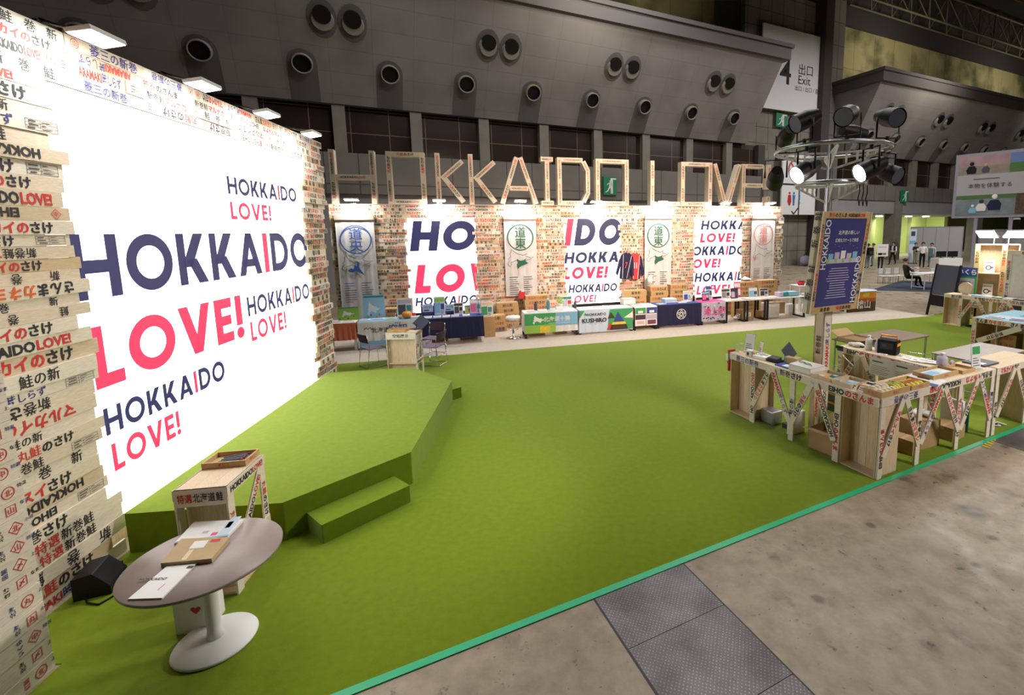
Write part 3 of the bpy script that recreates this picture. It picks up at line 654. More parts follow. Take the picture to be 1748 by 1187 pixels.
# wooden letters standing on the wall
LZ0, LH, LD, LB = 3.987, 1.56, .30, .145
def letter(ch, x, w, label, boards, slab=False):
    t = thing('wooden_letter', label, 'letter', BF.w(x, .02, LZ0), BF.rz, 'HOKKAIDO LOVE! letters')
    for p, q in boards:
        m = MB(); p = Vector((p[0]*w, 0, p[1]*LH)); q = Vector((q[0]*w, 0, q[1]*LH)); L = (q-p).length
        M = m.beam(p, q, LB, LD, 'plank'); u = (q-p).normalized()
        n = 2 if L > 1.1 else 1
        for i in range(n):
            T = M @ Matrix.Translation((L*(i+.5)/n, 0, .003)); s = rnd.random()
            if L < .3: stamp(m, T, .045)
            elif s < .75: m.text([('HOKKAIDO', K), ('LOVE!', R_)] if s < .5 else [('LOVE!', R_), ('HOKKAIDO', K)], T, .085, L/n*.8, off=.02, flip=rnd.random() < .3)
            else: m.text([('丸鮭', R_), ('のさけ', K)], T, .095, L/n*.8, off=.03)
        m.build('board_beam', t, bevel=.004)
    return t
b = LB/2
def frame(w): a = b/w; h = b/LH; return [((a, 0), (a, 1)), ((1-a, 0), (1-a, 1)), ((2*a, h), (1-2*a, h)), ((2*a, 1-h), (1-2*a, 1-h))]
def lt(ch, x, x1, label):
    w = x1-x; a = b/w; h = b/LH
    bd = {'H': [((a, 0), (a, 1)), ((1-a, 0), (1-a, 1)), ((2*a, .5), (1-2*a, .5))], 'O': frame(w),
          'K': [((a, 0), (a, 1)), ((2*a+.04, .50), (1-a*.6, .86)), ((2*a+.16, .50), (1-a*.7, .05))],
          'A': [((a, .02), (.5-a*.8, .97)), ((1-a, .02), (.5+a*.8, .97)), ((.26, .34), (.74, .34))],
          'I': [((.5, 2*h), (.5, 1-2*h)), ((0, h), (1, h)), ((0, 1-h), (1, 1-h))],
          'D': [((a, 0), (a, 1)), ((2*a, h), (.78, h)), ((2*a, 1-h), (.78, 1-h)), ((1-a, .24), (1-a, .76)), ((.80, .93), (1-a*.8, .72)), ((.80, .07), (1-a*.8, .28))],
          'L': [((a, 0), (a, 1)), ((2*a, h), (1, h))], 'V': [((a, .98), (.5-a*.75, .03)), ((1-a, .98), (.5+a*.75, .03))],
          'E': [((a, 0), (a, 1)), ((2*a, h), (1, h)), ((2*a, .5), (1, .5)), ((2*a, 1-h), (1, 1-h))], '!': [((.5, .42), (.5, 1)), ((.5, 0), (.5, .24))]}[ch]
    return letter(ch, x, w, label, bd)
for ch, x, x1, lab in (('H', .10, 1.32, 'large wooden letter H at the left end of the lettering on the wall'), ('O', 1.63, 2.73, 'large wooden letter O next to the H at the left'), ('K', 3.02, 3.88, 'first of the two large wooden letters K, beside the O'),
    ('K', 4.01, 4.86, 'second of the two large wooden letters K, beside the A'), ('A', 4.96, 6.21, 'large wooden letter A on top of the long wall'), ('I', 6.31, 6.72, 'large wooden letter I between the A and the D'),
    ('D', 6.86, 7.98, 'large wooden letter D with chamfered corners on the wall'), ('O', 8.19, 9.38, 'large wooden letter O that ends the first word, beside the D'), ('L', 10.20, 11.37, 'large wooden letter L that starts the second word'),
    ('O', 11.39, 12.64, 'large wooden letter O between the L and the V'), ('V', 12.68, 13.87, 'large wooden letter V on top of the long wall'), ('E', 13.9, 14.82, 'large wooden letter E beside the V'), ('!', 14.92, 15.24, 'large wooden exclamation mark at the right end of the lettering')):
    lt(ch, x, x1, lab)
# ================================================================ CRATE COUNTERS
def board_text(mb, M, L, s, big=True):
    segs = rnd.choice(PRINTS)
    if L < .3: stamp(mb, M @ Matrix.Translation((L/2, 0, .003)), s*.5); return
    mb.text(segs, M @ Matrix.Translation((L*rnd.uniform(.42, .58), 0, .003)), s, L*.82, off=.04, flip=rnd.random() < .35)
def brd(parent, p, q, w=.095, t=.022, n=(0, -1, 0), name='board', pr=True, wood='plank', s=None):
    m = MB(); M = m.beam(p, q, w, t, wood, n); L = (Vector(q)-Vector(p)).length
    if pr: board_text(m, M, L, s or w*.92)
    return m.build(name, parent)
def crate_box(parent, x0, x1, D, H, name='end_crate', y0=0.0):   # an open tray crate stood on end, its mouth towards -y
    m = MB(); t = .02
    m.box(x0, x0+t, y0, D, 0, H, 'pine'); m.box(x1-t, x1, y0, D, 0, H, 'pine'); m.box(x0, x1, y0, D, 0, t, 'pine')
    n = 4; w = (x1-x0-2*t)/n
    for i in range(n): m.box(x0+t+w*i+.002, x0+t+w*(i+1)-.002, D-t if D < .3 else D*.45, (D-t if D < .3 else D*.45)+t, t, H-.02, 'pine')
    return m.build(name, parent)
def counter(label, loc, rz, L, D, H, legs, boxes, group='crate board counters', rail=(0, None), top=(0, None), peaks=True, sides=True):
    c = thing('crate_counter', label, 'counter', loc, rz, group); r1 = rail[1] or L; t1 = top[1] or L
    m = MB(); n = max(1, int((t1-top[0])/.7)); w = (t1-top[0])/n
    for i in range(n):
        for j in range(2): m.box(top[0]+w*i+.001, top[0]+w*(i+1)-.001, D*j/2+.026*(1-j), D*(j+1)/2-.002, H-.024, H, 'pine')
    m.build('worktop', c)
    a = rail[0]; n = max(1, round((r1-a)/.8)); w = (r1-a)/n
    for i in range(n): brd(c, (a+w*i+.001, 0, H-.055), (a+w*(i+1)-.001, 0, H-.055), .11, .022, name='front_rail')
    m = MB(); m.box(max(a, top[0]), min(r1, t1), D-.022, D, H-.12, H-.026, 'pine'); m.build('back_rail', c)
    for x0, x1 in boxes: crate_box(c, x0, x1, D, H-.115, y0=.024)
    for x in legs:
        brd(c, (x, -.002, H-.115), (x, -.002, 0), .09, .024, name='leg')
        if x > top[0] and x < t1: brd(c, (x, D-.03, H-.03), (x, D-.03, 0), .09, .022, name='leg', pr=False, wood='pine')
    if peaks:
        for a, b in zip(legs[:-1], legs[1:]):
            p = (a+b)/2
            if b-a > 1.15 or b-a < .4: continue
            brd(c, (p-.03, -.026, H-.06), (a+.02, -.026, .30), .088, .02, name='brace'); brd(c, (p+.03, -.028, H-.06), (b-.02, -.028, .30), .088, .02, name='brace')
    return c
CH = 1.05
CR = CF.rz-PI/2
left_counter = counter('printed crate board counter running away from the camera, open crates at both ends', CF.w(5.87, 2.68), CR, 2.62, .46, CH, [.545, 1.33, 2.075], [(0, .5), (2.12, 2.62)])
front_counter = counter('printed crate board counter along the green tape with zigzag braces', CF.w(5.90, .035), CF.rz, 2.68, .47, CH, [.045, .83, 1.77, 2.62], [], top=(.46, None), rail=(.0, None))
counter('printed crate board counter at the right edge beyond the narrow gap', CF.w(8.62, .035), CF.rz, 1.30, .47, CH, [.045, 1.0], [(1.05, 1.3)])
inner_counter = counter('inner crate board counter behind the goods with papers hanging on its front', CF.w(8.02, 2.22), CR, 1.72, .45, 1.0, [.05, .85, 1.66], [(.1, .5)])
# the part of the inner counter: two notices
def notice(P, rz, w, h, label, tilt=0.0):
    t = thing('paper_notice', label, 'notice', P, rz, 'paper notices on the inner counter'); m = MB(); m.box(-w/2, w/2, -.004, 0, 0, h, 'paper')
    m.box(-w*.4, w*.0, -.006, -.004, h*.76, h*.82, 'ink_g')
    for k in range(5): m.box(-w*.42, w*rnd.uniform(.0, .4), -.006, -.004, h*(.12+.1*k), h*(.135+.1*k), 'ink_g')
    m.build('sheet', t)
notice(CF.w(7.985, 1.35, .66), CR, .46, .3, 'white paper sheet hung on the inner counter, left one of the pair')
notice(CF.w(7.985, .95, .62), CR, .44, .36, 'white paper sheet with bold heading hung on the inner counter, right one of the pair')

# ---- goods
mk('teal', (.05, .28, .30), .6); mk('orange', (.85, .30, .03), .5, var=.2, sc=30); mk('yellow', (.80, .62, .05), .5, var=.2, sc=25); mk('red', (.60, .03, .04), .6); mk('pink', (.75, .12, .35), .6)
mk('green', (.05, .35, .12), .6); mk('lime', (.30, .55, .08), .6); mk('sky', (.22, .48, .72), .6); mk('blue', (.03, .07, .30), .6); mk('lilac', (.55, .48, .62), .6); mk('cream', (.78, .66, .40), .6, var=.15, sc=20)
mk('kraft', (.50, .36, .19), .7, var=.08); mk('acrylic', (.75, .8, .82), .1, alpha=.35); mk('glass_clear', (.8, .85, .88), .05, alpha=.35); mk('slate', (.06, .07, .10), .45); mk('brown_dark', (.06, .035, .02), .7); mk('plum', (.065, .025, .05), .7, var=.1)
mk('table_wood', (.30, .215, .17), .4, grain=(2, 14, 14), var=.2); mk('table_grey', (.42, .36, .33), .45, grain=(2, 12, 12), var=.12); mk('salmon_cloth', (.62, .17, .09), .85); mk('teal_cloth', (.35, .60, .75), .8); mk('magenta_cloth', (.80, .06, .32), .8)
def slab(name, label, cat, P, w, d, h, rz, mat, marks=(), group=None, side=None):
    """a box-like article: body and, where there are marks, a printed or inset part on its top"""
    t = thing(name, label, cat, P, rz, group)
    m = MB(); m.box(-w/2, w/2, -d/2, d/2, 0, h, mat)
    if side: m.box(-w/2-.0015, w/2+.0015, -d/2-.0015, d/2+.0015, h*.15, h*.85, side)
    m.build('body', t, bevel=min(w, d, h)*.08)
    if marks:
        g = MB()
        for x0, x1, y0, y1, mt in marks: g.box(x0*w, x1*w, y0*d, y1*d, h, h+.0018, mt)
        g.build('printed_top', t)
    return t
def quadobj(name, label, cat, px, z, h, mat, marks=None, group=None):   # a thin article whose outline lies on a surface at height z
    P = [at(x, y, z+h) for x, y in px]; c = sum(P, Vector())/4; t = thing(name, label, cat, (c.x, c.y, z), 0, group)
    m = MB(); m.prism([(p.x-c.x, p.y-c.y) for p in P], h, mat, mat2=mat); m.build('body', t, bevel=min(.003, h*.2))
    if marks:
        g = MB(); ux = (P[1]-P[0]); uy = (P[3]-P[0])
        for kind, a, b, s, mt, tx in marks:
            o = P[0]-c+ux*a+uy*b; M = pl((o.x, o.y, h+.0015), ux, uy)
            if kind == 'text': g.text((tx, mt), M, s, off=.02)
            elif kind == 'rect':
                w2, h2 = tx; q = [o, o+ux*w2, o+ux*w2+uy*h2, o+uy*h2]; g.add([(v.x, v.y, h+.0012) for v in q], [(0, 1, 2, 3)], mt)
            elif kind == 'ring': g.ring(M, s, s*.3, mt, 16)
        g.build('print', t)
    return t
def card_stand(label, P, rz, w, h, mat='paper', tilt=.18, lines='ink_g', head=None, group='standing cards', frame='acrylic'):
    t = thing('card_stand', label, 'card stand', P, rz, group); X = Matrix.Rotation(-tilt, 4, 'X')
    m = MB(); m.box(-w/2, w/2, -.003, .003, .004, h, mat, X)
    if head: m.box(-w*.42, w*.42, -.006, -.003, h*.62, h*.93, head, X)
    for k in range(4): m.box(-w*.38, w*rnd.uniform(.0, .38), -.005, -.003, h*(.14+.1*k), h*(.17+.1*k), lines, X)
    m.build('card', t)
    m = MB(); m.box(-w/2-.006, w/2+.006, -.03, .09, 0, .006, frame); m.box(-w/2-.008, w/2+.008, .003, .007, 0, h+.008, frame, X); m.build('holder', t)
    return t
def tray(label, P, rz, w, d, h, cat='tray', wood='crate_wood', txt=None, group=None, name='wooden_tray'):
    t = thing(name, label, cat, P, rz, group); k = .012
    m = MB(); m.box(-w/2, w/2, -d/2, d/2, 0, k, wood); m.build('base_board', t)
    for x0, x1, y0, y1, nm in ((-w/2, w/2, -d/2, -d/2+k, 'front_board'), (-w/2, w/2, d/2-k, d/2, 'back_board'), (-w/2, -w/2+k, -d/2+k, d/2-k, 'end_board'), (w/2-k, w/2, -d/2+k, d/2-k, 'end_board')):
        m = MB(); m.box(x0, x1, y0, y1, k, h, wood)
        if txt and nm == 'front_board': m.text(txt, front(0, -d/2-.002, h*.5), h*.6, w*.8, off=.03)
        if txt and nm == 'end_board' and x1 > 0: m.text(txt, pl((w/2+.002, 0, h*.5), (0, 1, 0), (0, 0, 1)), h*.6, d*.8, off=.03)
        if txt and nm == 'end_board' and x1 < 0: m.text(txt, pl((-w/2-.002, 0, h*.5), (0, -1, 0), (0, 0, 1)), h*.6, d*.8, off=.03)
        m.build(nm, t)
    return t
def bottle(label, P, r, h, mat, capm='white', group=None, name='bottle', cat='bottle'):
    t = thing(name, label, cat, P, 0, group)
    m = MB(); m.lathe([(0, 0), (r, 0), (r, h*.68), (r*.85, h*.76), (r*.4, h*.84), (r*.4, h*.9)], mat, 18); m.build('body', t)
    m = MB(); m.lathe([(0, h*.9), (r*.48, h*.9), (r*.48, h), (0, h)], capm, 14); m.build('cap', t)
    return t
def cup(label, P, r, h, mat, inner='dark', group=None):
    m = MB(); m.lathe([(0, 0), (r*.8, 0), (r, h), (r*.92, h), (r*.75, h*.1), (0, h*.1)], mat, 18); return tag(m.build('cup', None, P), label, 'cup', group)
def carton(label, P, w, d, h, rz, opened=False, slip=True, group=None, mat='carton'):
    t = thing('carton', label, 'carton', P, rz, group)
    m = MB(); k = .006
    if opened:
        m.box(-w/2, w/2, -d/2, d/2, 0, k, mat)
        for a in ((-w/2, w/2, -d/2, -d/2+k), (-w/2, w/2, d/2-k, d/2), (-w/2, -w/2+k, -d/2, d/2), (w/2-k, w/2, -d/2, d/2)): m.box(*a, 0, h, mat)
        m.box(-w/2+k, w/2-k, -d/2+k, d/2-k, h*.55, h*.56, 'carton_in'); m.build('body', t)
        for (M, l) in ((Matrix.Translation((0, -d/2, h)) @ Matrix.Rotation(-.25, 4, 'X'), (-w/2, w/2, -d*.45, 0)), (Matrix.Translation((0, d/2, h)) @ Matrix.Rotation(.5, 4, 'X'), (-w/2, w/2, 0, d*.45))):
            m = MB(); m.box(*l, 0, .005, mat, M); m.build('flap', t)
    else:
        m.box(-w/2, w/2, -d/2, d/2, 0, h, mat); m.build('body', t, bevel=.004)
        m = MB(); m.box(-w/2-.001, w/2+.001, -.025, .025, h-.05, h+.0015, 'kraft'); m.build('tape', t)
    if slip: 
        m = MB(); m.box(-w*.25, w*.25, -d/2-.002, -d/2, h*.35, h*.75, 'paper')
        for j in range(3): m.box(-w*.2, w*.15, -d/2-.003, -d/2-.002, h*(.42+.1*j), h*(.45+.1*j), 'ink_g')
        m.build('address_slip', t)
    return t
T = CH+.001
def onC(x, y): return CF.w(x, y, T)
# left run, from its far end
def pxP(px, py, z=CH+.001): p = at(px, py, z); return p
card_stand('tall clear stand with white sheet at the far end of the left counter', CF.w(6.12, 2.50, T), CR+.25, .17, .32)
card_stand('small white card stand behind the tall clear stand on the left counter', CF.w(6.26, 2.38, T), CR-.2, .10, .19)
for k, (x, y) in enumerate(((6.0, 2.64), (6.12, 2.66))):
    m = MB(); m.lathe([(0, 0), (.035, 0), (.035, .006), (.008, .02), (.008, .07), (.03, .085), (.035, .13), (.0, .135)], 'acrylic', 16)
    tag(m.build('display_holder', None, CF.w(x, y, T)), ('clear little display holder at the end corner of the left counter', 'clear little display holder nearer the tall sheet stand')[k], 'display holder', 'clear display holders')
m = MB(); m.box(-.05, .05, -.045, .045, 0, .10, 'paper'); m.box(-.03, .01, -.047, -.045, .02, .07, 'ink_g'); m.box(.052, .11, -.04, .04, 0, .085, 'kraft'); t = m.build('gift_box', None, CF.w(5.98, 2.33, T), CR+.3); tag(t, 'small white box beside a brown one in front of the tall sheet stand', 'box')
slab('paper_stack', 'stack of white leaflets beside the card terminal on the left counter', 'leaflets', CF.w(6.05, 2.12, T), .24, .20, .05, CR+.2, 'paper', ((-.4, .3, .1, .3, 'ink_g'), (-.4, .1, -.2, -.1, 'ink_g')))
# red and white knitted goods hanging at the end
m = MB()
for k, (a, b, mt) in enumerate(((0, .0, 'red'), (.07, .02, 'white'), (.13, -.01, 'red'))):
    m.box(-.06+b, .08+b, -.02-k*.012, .01, -.09-a, .0-a+.02, mt); m.ball((b-.02, -.02-k*.012, -.1-a), .05, mt, 10, (1, .6, .9))
m.box(-.02, .05, -.05, -.02, -.36, -.16, 'red'); m.box(-.005, .02, -.053, -.05, -.33, -.18, 'white')
tag(m.build('knit_goods', None, CF.w(5.95, 2.71, CH+.01), CR-PI/2), 'red and white knitted goods hanging off the far end of the left counter', 'knitwear')
t = thing('card_terminal', 'black card terminal on the left counter beside the tilted tablet', 'terminal', CF.w(6.08, 1.88, T), CR+.15)
m = MB(); m.box(-.10, .10, -.09, .09, 0, .03, 'black'); m.build('base', t, bevel=.006)
m = MB(); m.box(-.09, .08, -.07, .06, .03, .075, 'dark', Matrix.Rotation(.12, 4, 'X')); m.build('keypad_unit', t, bevel=.006); m = MB(); m.tube([(.1, 0, .02), (.16, .03, .01), (.22, -.02, .01), (.25, .06, .01)], .006, 'black', 6); m.build('cable', t)
t = thing('tablet_stand', 'dark tablet tilted on its stand above the left counter', 'tablet', CF.w(6.24, 1.86, T), CR-.3)
m = MB(); m.box(-.13, .13, -.005, .005, 0, .20, 'slate', Matrix.Translation((.03, 0, .08)) @ Matrix.Rotation(.55, 4, 'Y') @ Matrix.Rotation(-.4, 4, 'X')); m.build('screen', t, bevel=.003)
m = MB(); m.box(-.1, .06, -.07, .09, 0, .012, 'teal'); m.cyl((0, .02, .01), (.02, .03, .14), .015, 'teal', 10); m.build('stand', t)
slab('kraft_box', 'kraft box with red mark behind the tablet on the left counter', 'box', CF.w(6.22, 1.66, T), .2, .15, .11, CR+.2, 'kraft')
slab('money_tray', 'dark blue money tray with white slip on the left counter', 'tray', CF.w(6.02, 1.62, T), .25, .2, .015, CR, 'blue', ((-.1, .4, -.3, .25, 'paper'),))
t = slab('storage_box', 'large white flat box with glasses lying on it on the left counter', 'box', CF.w(6.09, 1.30, T), .36, .34, .10, CR+.08, 'offwhite', side='paper')
m = MB(); m.tube([(-.1+.05*math.cos(a), .02+.03*math.sin(a), .006) for a in [2*PI*i/14 for i in range(14)]], .004, 'dark', 5, True); m.tube([(.02+.05*math.cos(a), 0+.03*math.sin(a), .006) for a in [2*PI*i/14 for i in range(14)]], .004, 'dark', 5, True); m.tube([(.07, 0, .006), (.13, -.05, .006)], .005, 'red', 5)
tag(m.build('eyeglasses', None, CF.w(6.09, 1.30, T+.102), CR), 'dark eyeglasses lying on the white flat box', 'glasses')
tr = tray('shallow wooden tray holding orange and teal packets, on the left counter', CF.w(6.09, .92, T), CR, .32, .36, .055, wood='pine', group='trays on the counters')
def packet(label, P, w, d, rz, mat, mark='paper', group='snack packets', h=.018):
    t = thing('snack_packet', label, 'packet', P, rz, group); m = MB(); n = 6; vs = []; fs = []
    for i in range(n+1):
        for j in range(n+1):
            u, v = i/n-.5, j/n-.5; vs.append((u*w, v*d, h*max(0, (1-(2*u)**4)*(1-(2*v)**4))+.001))
    for i in range(n):
        for j in range(n): a = i*(n+1)+j; fs.append((a, a+n+1, a+n+2, a+1))
    m.add(vs, fs, mat, smooth=True); m.box(-w*.48, w*.48, -d*.48, d*.48, 0, .002, mat); m.build('pouch', t)
    m = MB(); m.box(-w*.25, w*.2, -d*.2, d*.15, h+.0005, h+.002, mark); m.build('label_panel', t); return t
packet('orange packet lying in the first wooden tray', CF.w(6.02, .97, T+.013), .14, .16, CR, 'orange'); packet('teal packet in the first wooden tray beside the orange one', CF.w(6.17, .88, T+.013), .14, .16, CR+.2, 'teal')
tray('shallow wooden tray holding pale green packets, beside the price cards', CF.w(6.09, .60, T), CR, .28, .36, .055, wood='pine', group='trays on the counters')
packet('pale green packet leaning in the second wooden tray', CF.w(6.12, .60, T+.013), .16, .2, CR+.2, 'teal_cloth')
for k, (x, y, r) in enumerate(((5.93, 1.02, .3), (5.93, .70, .1), (5.93, .46, .2), (5.93, .33, -.1))):
    m = MB(); m.box(-.055, .055, -.003, .003, 0, .075, 'paper', Matrix.Rotation(-.7, 4, 'X')); m.box(-.04, .02, -.005, -.003, .02, .03, 'ink_r', Matrix.Rotation(-.7, 4, 'X')); m.box(-.04, .035, -.005, -.003, .045, .055, 'ink_g', Matrix.Rotation(-.7, 4, 'X'))
    tag(m.build('price_card', None, CF.w(x, y, T), CR+r), ('white price card in front of the orange packet tray', 'white price card in front of the pale green packet tray', 'white price card under the orange bags', 'white price card by the corner snack tray')[k], 'price card', 'price cards on the counter')
packet('orange bag lying on the counter before the corner snack tray', CF.w(6.08, .36, T), .2, .2, CR+.3, 'orange', h=.06); packet('clear bag with dark contents beside the orange bag', CF.w(6.27, .42, T), .16, .12, CR+.1, 'slate', h=.045)
# corner snack tray with individual bags
tray('large wooden snack tray on the counter corner heaped with small bags', CF.w(6.20, .17, T), CF.rz, .58, .24, .075, txt=('たらこ', R_), group='trays on the counters', wood='crate_wood')
q = 0
for i in range(4):
    for j in range(2):
        packet('cream snack bag in the corner tray, '+('front' if j == 0 else 'back')+' row, '+('leftmost', 'second from left', 'third from left', 'rightmost')[i], CF.w(5.99+.075*i+rnd.uniform(-.01, .01), .115+.10*j, T+.03+.015*j), .10, .11, CF.rz+rnd.uniform(-.4, .4), 'cream', h=.055, group='cream snack bags')
for i in range(3): packet('yellow snack bag in the corner tray, '+('left', 'middle', 'right')[i]+' one of three', CF.w(6.30+.07*i, .17+.02*(i % 2), T+.035), .09, .17, CF.rz+.2*i, 'yellow', h=.05, group='yellow snack bags', mark='lime')
tray('wooden tray of yellow packets next to the corner snack tray', CF.w(6.72, .20, T), CF.rz, .40, .30, .06, txt=('すじこ', R_), group='trays on the counters')
for i in range(4): packet('yellow packet with red print in the second snack tray, '+('first', 'second', 'third', 'last')[i]+' from the left', CF.w(6.59+.085*i, .20, T+.014), .08, .24, CF.rz+.08*i, 'yellow', h=.045, group='yellow packets in the second tray', mark='red')
quadobj('printed_poster', 'white and blue poster sheet lying on the front counter', 'poster', ((1545, 648), (1600, 661), (1616, 650), (1560, 634)), T, .004, 'paper', [('rect', 0, 0, 0, 'blue', (1, .22)), ('rect', .25, .45, 0, 'ink_g', (.4, .3)), ('rect', .1, .85, 0, 'ink_g', (.6, .04))])
tray('wooden tray with pale blue leaflets behind the poster sheet', CF.w(7.52, .30, T), CF.rz, .62, .28, .06, txt=('たらこ', R_), group='trays on the counters')
slab('leaflet_pile', 'pale blue leaflets lying in the tray behind the poster sheet', 'leaflets', CF.w(7.52, .30, T+.013), .5, .2, .02, CF.rz, 'paper_b', ((-.4, .0, -.3, .3, 'sky'), (.1, .4, -.3, .3, 'white')))
tray('empty wooden tray beside the green menu card', CF.w(8.02, .25, T), CF.rz, .34, .26, .05, group='trays on the counters')
card_stand('green and white menu card standing near the counter gap', CF.w(8.30, .16, T), CF.rz-.12, .19, .36, 'white', .1, 'ink_g', 'green')
slab('slate_tray', 'dark teal flat tray with two white lids at the right counter end', 'tray', CF.w(8.72, .30, T), .42, .3, .025, CF.rz, 'slate', ((-.4, -.12, -.35, .05, 'white'), (-.2, .1, .1, .4, 'white')))
# papers and things on the inner counter
for k in range(5):
    slab('paper_sheet', ('loose white paper sheet on the inner counter, '+('lowest', 'second', 'middle', 'fourth', 'topmost')[k]+' of the heap'), 'paper', CF.w(8.25+.04*rnd.uniform(-1, 1), 1.12-.08*k, 1.001+.004*k), .3, .21, .003, CR+rnd.uniform(-.5, .5), 'paper', ((-.4, .3, .1, .14, 'ink_g'), (-.4, .2, -.1, -.06, 'ink_g')), 'papers on the inner counter')
bottle('tall white thermos bottle beside the black power station', CF.w(8.22, 1.77, 1.001), .055, .26, 'white', 'white', name='thermos'); bottle('small pale blue bottle between the thermos and the power station', CF.w(8.25, 1.64, 1.001), .035, .2, 'paper_b', 'white')
m = MB(); 
for k in range(6): m.ball((rnd.uniform(-.1, .1), rnd.uniform(-.07, .07), .03), .06, 'offwhite', 8, (1.2, .9, .6))
m.box(-.12, .12, -.03, .03, 0, .02, 'black'); tag(m.build('plastic_bag', None, CF.w(8.28, 2.02, 1.003), CR), 'crumpled white plastic bag at the left end of the inner counter', 'bag')
t = thing('power_station', 'black power station with orange trim standing on the inner counter', 'power station', CF.w(8.27, 1.45, 1.001), CR+.25)
m = MB(); m.box(-.15, .15, -.1, .1, 0, .25, 'black'); m.build('case', t, bevel=.02)
m = MB(); m.tube([(-.13, 0, .24), (-.12, 0, .31), (.12, 0, .31), (.13, 0, .24)], .016, 'orange', 8); m.build('handle', t)
m = MB(); m.box(-.10, .10, -.104, -.10, .09, .2, 'dark'); m.box(.151, .155, -.08, .08, .15, .2, 'orange'); m.box(-.07, .0, -.106, -.104, .12, .17, 'slate'); m.build('front_panel', t)
slab('white_label', 'small white card leaning before the power station', 'card', CF.w(8.12, 1.45, 1.001), .12, .09, .01, CR+.2, 'paper', ((-.4, .4, .0, .2, 'ink_g'),))
m = MB(); m.tube([(0, 0, 0), (.02, -.06, -.1), (.18, -.05, -.22), (.3, -.04, -.3), (.22, -.03, -.12), (.4, -.03, -.05)], .008, 'white', 6); tag(m.build('power_cable', None, CF.w(8.0, 2.1, .99), CR), 'white cable hanging on the front of the inner counter', 'cable')
m = MB(); m.box(-.06, .06, -.02, .02, 0, .05, 'black'); m.box(-.02, .09, -.04, -.02, -.03, .01, 'dark'); tag(m.build('power_strip', None, CF.w(7.97, 2.15, .97), CR), 'black power strip at the left front corner of the inner counter', 'power strip')
# toolbox on the floor behind the left counter
t = thing('tool_box', 'dark toolbox with orange bands standing behind the post', 'toolbox', CF.w(7.55, 2.0, .007), CR)
for k in range(3):
    m = MB(); m.box(-.22, .22, -.14, .14, .16*k, .16*k+.13, 'slate'); m.box(-.225, .225, -.145, .145, .16*k+.13, .16*k+.158, 'orange'); m.build('tier', t)
m = MB(); m.tube([(-.12, 0, .47), (-.1, 0, .52), (.1, 0, .52), (.12, 0, .47)], .012, 'black', 6); m.build('handle', t)
# boxes below the counters
carton('open brown carton with flaps up under the left counter', CF.w(6.14, .92, .007), .36, .40, .30, CR+.12, True, False, 'cartons under the counters')
slab('white_binder', 'white file box standing on the carpet under the left counter', 'binder', CF.w(6.16, 1.50, .007), .08, .3, .34, CR, 'white'); slab('grey_case', 'grey box inside the first open crate bay of the left counter', 'box', CF.w(6.15, 1.98, .007), .26, .22, .22, CR, 'greymetal')
m = MB()
for k in range(4): m.tube([(.05*k, 0, .02), (.1, .04*k, .06), (.02+.06*k, .1, .05), (.2, .05, .02)], .012, 'black', 6)
m.box(-.08, .06, -.05, .05, 0, .07, 'dark'); tag(m.build('cable_heap', None, CF.w(6.2, 1.68, .007), CR), 'heap of black cables on the carpet under the left counter', 'cables')
carton('brown carton in the first bay under the front counter', CF.w(6.50, .42, .007), .42, .34, .34, CF.rz+.35, False, False, 'cartons under the counters')
carton('small brown carton behind the middle leg of the front counter', CF.w(7.02, .36, .007), .22, .3, .2, CF.rz+.1, False, True, 'cartons under the counters')
carton('large brown carton in the second bay under the front counter', CF.w(7.42, .42, .007), .42, .36, .38, CF.rz-.05, False, False, 'cartons under the counters')
carton('low brown carton in the third bay under the front counter', CF.w(8.05, .34, .007), .36, .3, .2, CF.rz+.05, False, False, 'cartons under the counters')
m = MB()
for k in range(5): m.ball((rnd.uniform(-.14, .14), rnd.uniform(-.1, .1), .05), .07, 'white', 8, (1.2, 1, .6))
tag(m.build('plastic_wrap', None, CF.w(7.42, .42, .39), CF.rz), 'crumpled white wrapping lying on the large carton', 'wrapping')
slab('white_panel_box', 'tall thin white box leaning behind the third leg of the front counter', 'box', CF.w(8.34, .44, .007), .07, .3, .5, CF.rz, 'white'); slab('green_folder', 'dark green folder standing beside the tall thin white box', 'folder', CF.w(8.46, .42, .007), .03, .3, .45, CF.rz, 'teal')
m = MB()
for k in range(5): m.tube([(-.12+.05*k, 0, .012), (-.05, .05*k-.1, .03+.01*k), (.1, -.04*k+.05, .02), (.14, .06, .012)], .01, ('white', 'black')[k % 2], 6)
tag(m.build('cable_heap', None, CF.w(9.15, .22, .007), CF.rz), 'heap of black and white cables under the counter at the right edge', 'cables')

# ---- tables behind the counters
def ftable(label, loc, rz, w, d, h, top, leg='greymetal', group=None, th=.03, bar=True):
    t = thing('folding_table', label, 'table', loc, rz, group)
    m = MB(); m.box(-w/2, w/2, -d/2, d/2, h-th, h, top); m.build('tabletop', t, bevel=.003)
    for sx in (-1, 1):
        for sy in (-1, 1):
            m = MB(); m.box(sx*(w/2-.05)-.016, sx*(w/2-.05)+.016, sy*(d/2-.05)-.016, sy*(d/2-.05)+.016, 0, h-th, leg); m.build('leg', t)
    if bar:
        for sx in (-1, 1):
            m = MB(); m.cyl((sx*(w/2-.05), -d/2+.05, .12), (sx*(w/2-.05), d/2-.05, .12), .012, leg, 8); m.build('stretcher', t)
    return t
P4 = [at(x, y, .72) for x, y in ((1421, 577), (1502, 563), (1592, 573), (1520, 591))]; c = sum(P4, Vector())/4
ftable('brown wood topped table behind the power station', CF.w(10.55, 3.02, .006), CF.rz, 2.15, .85, .72, 'table_wood', group='wood topped work tables')
